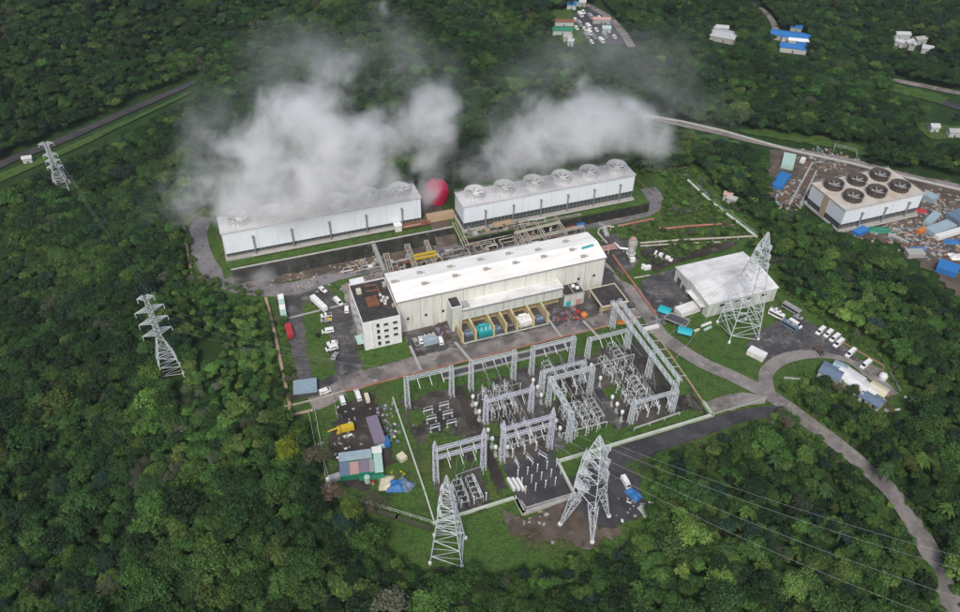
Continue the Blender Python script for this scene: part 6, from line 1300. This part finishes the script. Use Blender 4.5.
# low scrub: between the pipelines, along the slopes and forest edges
SCRUB = [[(668, 178), (700, 180), (752, 236), (690, 222), (664, 224), (662, 205)], [(612, 232), (652, 223), (662, 232), (745, 232), (745, 238), (700, 236), (640, 242), (620, 240)], [(778, 262), (800, 300), (872, 344), (912, 376), (935, 420), (905, 410), (886, 366), (800, 306), (778, 290)],
         [(700, 172), (740, 205), (772, 238), (805, 296), (778, 284), (760, 240)], [(640, 165), (700, 170), (690, 186), (665, 178)],
         [(672, 244), (735, 243), (700, 248), (675, 262), (640, 268), (648, 256)], [(182, 226), (188, 230), (196, 275), (260, 292), (262, 300), (190, 284)], [(384, 552), (420, 574), (520, 576), (560, 560), (640, 540), (655, 500), (640, 548), (560, 590), (420, 590), (370, 540), (372, 520)],
         [(275, 300), (281, 300), (300, 400), (290, 400)], [(304, 420), (312, 418), (322, 500), (312, 480)], [(646, 470), (700, 446), (770, 424), (780, 432), (700, 460), (650, 490)], [(800, 384), (850, 404), (900, 415), (905, 425), (850, 415), (790, 388)], [(440, 180), (640, 150), (660, 178), (636, 176), (600, 172)],
         [(222, 214), (330, 198), (440, 178), (440, 160), (230, 190)],
         [(776, 402), (800, 398), (860, 440), (905, 485), (945, 545), (985, 640), (925, 640), (890, 570), (860, 510), (820, 465), (770, 430)], [(790, 372), (830, 384), (850, 402), (905, 418), (900, 440), (860, 436), (800, 400)]]
bx_, by_ = np.meshgrid(np.arange(-260, 420, 1.7), np.arange(60, 640, 1.7)); bx_ = (bx_ + rng.uniform(-.8, .8, bx_.shape)).ravel(); by_ = (by_ + rng.uniform(-.8, .8, by_.shape)).ravel(); bz_ = hgt(bx_, by_); BX, BY = vproj(bx_, by_, bz_)
k = np.zeros(len(bx_), bool)
for p in SCRUB: k |= in_poly(BX, BY, p)
k &= dist_poly(BX, BY, LINES[0][0], closed=False) > 7.5
dens = nz(bx_[k], by_[k], 9, 2.0); k2 = rng.random(dens.shape) < 0.72 + dens * 0.9
bx_, by_, bz_ = bx_[k][k2], by_[k][k2], bz_[k][k2]; nb = len(bx_); bn = nz(bx_, by_, 12, 4.0)
bs = np.clip(0.2 + 0.16 * rng.random(nb) + 0.2 * bn + np.where(rng.random(nb) < 0.16, 0.25, 0), 0.12, 0.62); bk = np.where(rng.random(nb) < 0.12 + np.clip(bn, 0, .4) * .6, 4, np.where(rng.random(nb) < .35, 3, 2)); bt = base[bk] * 1.3 * np.exp(rng.normal(0, 0.22, (nb, 1)))
vd = rng.integers(0, 6, nb)
ug = scatter_node_object('undergrowth', bx_, by_, bz_ - 3.4 * bs, bt, np.stack([bs, bs, bs], 1), rng.uniform(0, 6.28, nb), vd)
ug['label'] = 'low scrub and bushes along slopes and forest edges'

# ------------------------------------------------------------------ steam
def steam(name, label, blobs, dens, nscale=0.055, seed=0.0, gain=1.15, amp=3.1, bias=0.0, group='steam clouds'):
    cs = [(P(px, py, z), r, w_) for px, py, z, r, w_ in blobs]
    bm = bmesh.new()
    for c, r, w_ in cs: bmesh.ops.create_icosphere(bm, subdivisions=2, radius=r * 1.22, matrix=Matrix.Translation(c))
    me = bpy.data.meshes.new(name); bm.to_mesh(me); bm.free()
    m = bpy.data.materials.new(name); m.use_nodes = True; n = m.node_tree; n.nodes.clear(); L = n.links.new
    out = n.nodes.new('ShaderNodeOutputMaterial'); pv = n.nodes.new('ShaderNodeVolumePrincipled'); L(pv.outputs[0], out.inputs['Volume'])
    pv.inputs['Color'].default_value = (0.995, 0.997, 1.0, 1); pv.inputs['Anisotropy'].default_value = 0.1
    tc = n.nodes.new('ShaderNodeTexCoord'); pos = tc.outputs['Object']
    def mth(op, a, b=None):
        x = n.nodes.new('ShaderNodeMath'); x.operation = op
        for i, v in enumerate((a, b)):
            if v is None: continue
            if hasattr(v, 'node'): L(v, x.inputs[i])
            else: x.inputs[i].default_value = v
        return x.outputs[0]
    f = None
    for c, r, w_ in cs:
        d = n.nodes.new('ShaderNodeVectorMath'); d.operation = 'DISTANCE'; L(pos, d.inputs[0]); d.inputs[1].default_value = c
        mr = n.nodes.new('ShaderNodeMapRange'); L(d.outputs['Value'], mr.inputs[0]); mr.inputs[1].default_value = r * 1.2; mr.inputs[2].default_value = 0; mr.inputs[3].default_value = 0; mr.inputs[4].default_value = w_
        f = mr.outputs[0] if f is None else mth('ADD', f, mr.outputs[0])
    mp = n.nodes.new('ShaderNodeMapping'); L(pos, mp.inputs[0]); mp.inputs['Location'].default_value = (seed, seed * .7, seed * 1.3)
    nn = n.nodes.new('ShaderNodeTexNoise'); L(mp.outputs[0], nn.inputs[0]); nn.inputs['Scale'].default_value = nscale; nn.inputs['Detail'].default_value = 7; nn.inputs['Roughness'].default_value = 0.66; nn.inputs['Distortion'].default_value = 0.35
    e = mth('MULTIPLY', mth('SUBTRACT', nn.outputs[0], 0.5 - bias), amp)
    g = mth('MULTIPLY', f, gain)
    s1 = mth('ADD', mth('MINIMUM', g, 0.9), mth('MULTIPLY', e, mth('MINIMUM', mth('MULTIPLY', g, 4.0), 1.0)))
    s2 = mth('MAXIMUM', mth('SUBTRACT', s1, 0.25), 0.0)
    L(mth('MULTIPLY', mth('MULTIPLY', s2, s2), dens), pv.inputs['Density'])
    m.cycles.volume_step_rate = 0.35 if hasattr(m, 'cycles') and hasattr(m.cycles, 'volume_step_rate') else 1
    me.materials.append(m); o = link(name, me); md = o.modifiers.new('skin', 'REMESH'); md.mode = 'VOXEL'; md.voxel_size = 4.0
    o['kind'] = 'stuff'; o['label'] = label; return o
steam('steam', 'white steam drifting up and left from the left cooling tower',
      [(180, 205, 26, 12, .45), (208, 205, 26, 14, .6), (240, 205, 27, 15, .8), (278, 200, 30, 17, .95), (318, 190, 34, 18, 1), (358, 178, 38, 16, 1), (300, 160, 44, 23, .95), (248, 165, 42, 20, .8), (345, 140, 52, 21, .8), (392, 145, 52, 18, .95), (430, 118, 58, 16, 1), (436, 148, 50, 13, .8), (280, 118, 58, 21, .7),
       (345, 82, 66, 17, .7), (215, 150, 46, 18, .55), (310, 100, 62, 20, .6), (398, 186, 32, 9, .6), (395, 90, 62, 17, .5), (165, 205, 28, 12, .35), (250, 100, 60, 16, .4), (412, 60, 70, 14, .45), (320, 60, 70, 13, .4), (440, 90, 64, 13, .5), (190, 175, 36, 16, .4)], 0.14, seed=3.0)
steam('steam', 'white steam drifting away from the right cooling tower',
      [(462, 176, 32, 12, .7), (492, 170, 34, 14, .9), (525, 156, 40, 17, 1), (565, 142, 45, 19, 1), (605, 130, 48, 19, 1), (640, 132, 46, 17, .9), (664, 150, 40, 12, .6), (600, 105, 58, 17, .75), (550, 112, 54, 16, .7), (582, 76, 64, 12, .6), (512, 120, 50, 15, .5), (652, 100, 55, 15, .45), (690, 105, 55, 13, .35), (480, 140, 45, 13, .4), (620, 75, 64, 12, .35)], 0.13, seed=11.0)
steam('steam', 'thin pale steam between the two cooling towers', [(425, 184, 24, 8, .7), (436, 168, 34, 11, .6), (420, 160, 42, 10, .5), (426, 200, 12, 7, 1), (430, 191, 20, 7, 1.2), (436, 180, 24, 7, 0.9)], 0.13, seed=21.0)
steam('steam', 'very thin mist trailing over the forest behind the left steam cloud', [(150, 190, 34, 18, .5), (200, 130, 50, 22, .6), (250, 75, 66, 24, .7), (310, 55, 74, 24, .7), (370, 45, 78, 22, .6), (430, 45, 78, 20, .6), (455, 90, 66, 20, .6), (120, 210, 26, 12, .4)], 0.02, nscale=0.035, seed=61.0, gain=1.5)
steam('steam', 'very thin mist trailing over the forest behind the right steam cloud', [(490, 110, 55, 20, .6), (530, 70, 66, 24, .7), (590, 55, 72, 24, .7), (650, 70, 66, 24, .7), (700, 95, 56, 22, .6), (720, 130, 44, 16, .5), (680, 50, 70, 22, .5)], 0.012, nscale=0.035, seed=71.0, gain=1.5)
steam('steam', 'small white steam jet beside the right end of the turbine hall', [(612, 244, 4, 2.0, 1), (609, 237, 7, 2.4, 1), (605, 230, 10, 2.6, .9), (601, 222, 13, 2.4, .6)], 3.0, nscale=0.35, seed=31.0)
steam('steam', 'faint wisp of steam at the top of the photo', [(385, 5, 20, 12, .6), (400, 20, 26, 10, .5), (420, 8, 20, 9, .5)], 0.12, seed=41.0)
steam('steam', 'faint mist over the lower left of the ring road', [(230, 278, 8, 7, .5), (262, 276, 9, 8, .6), (205, 268, 8, 6, .4)], 0.12, seed=51.0)

# ------------------------------------------------------------------ damp air
hz = MB().box(-900, 900, -200, 1400, -75, 232).mesh('haze', ['grey'])
m = bpy.data.materials.new('haze'); m.use_nodes = True; m.node_tree.nodes.clear(); n = m.node_tree
out = n.nodes.new('ShaderNodeOutputMaterial'); pv = n.nodes.new('ShaderNodeVolumePrincipled'); n.links.new(pv.outputs[0], out.inputs['Volume'])
pv.inputs['Color'].default_value = (0.88, 0.93, 1.0, 1); pv.inputs['Density'].default_value = 0.00007; pv.inputs['Anisotropy'].default_value = 0.2
hz.materials.clear(); hz.materials.append(m); o = link('haze', hz); o['kind'] = 'stuff'
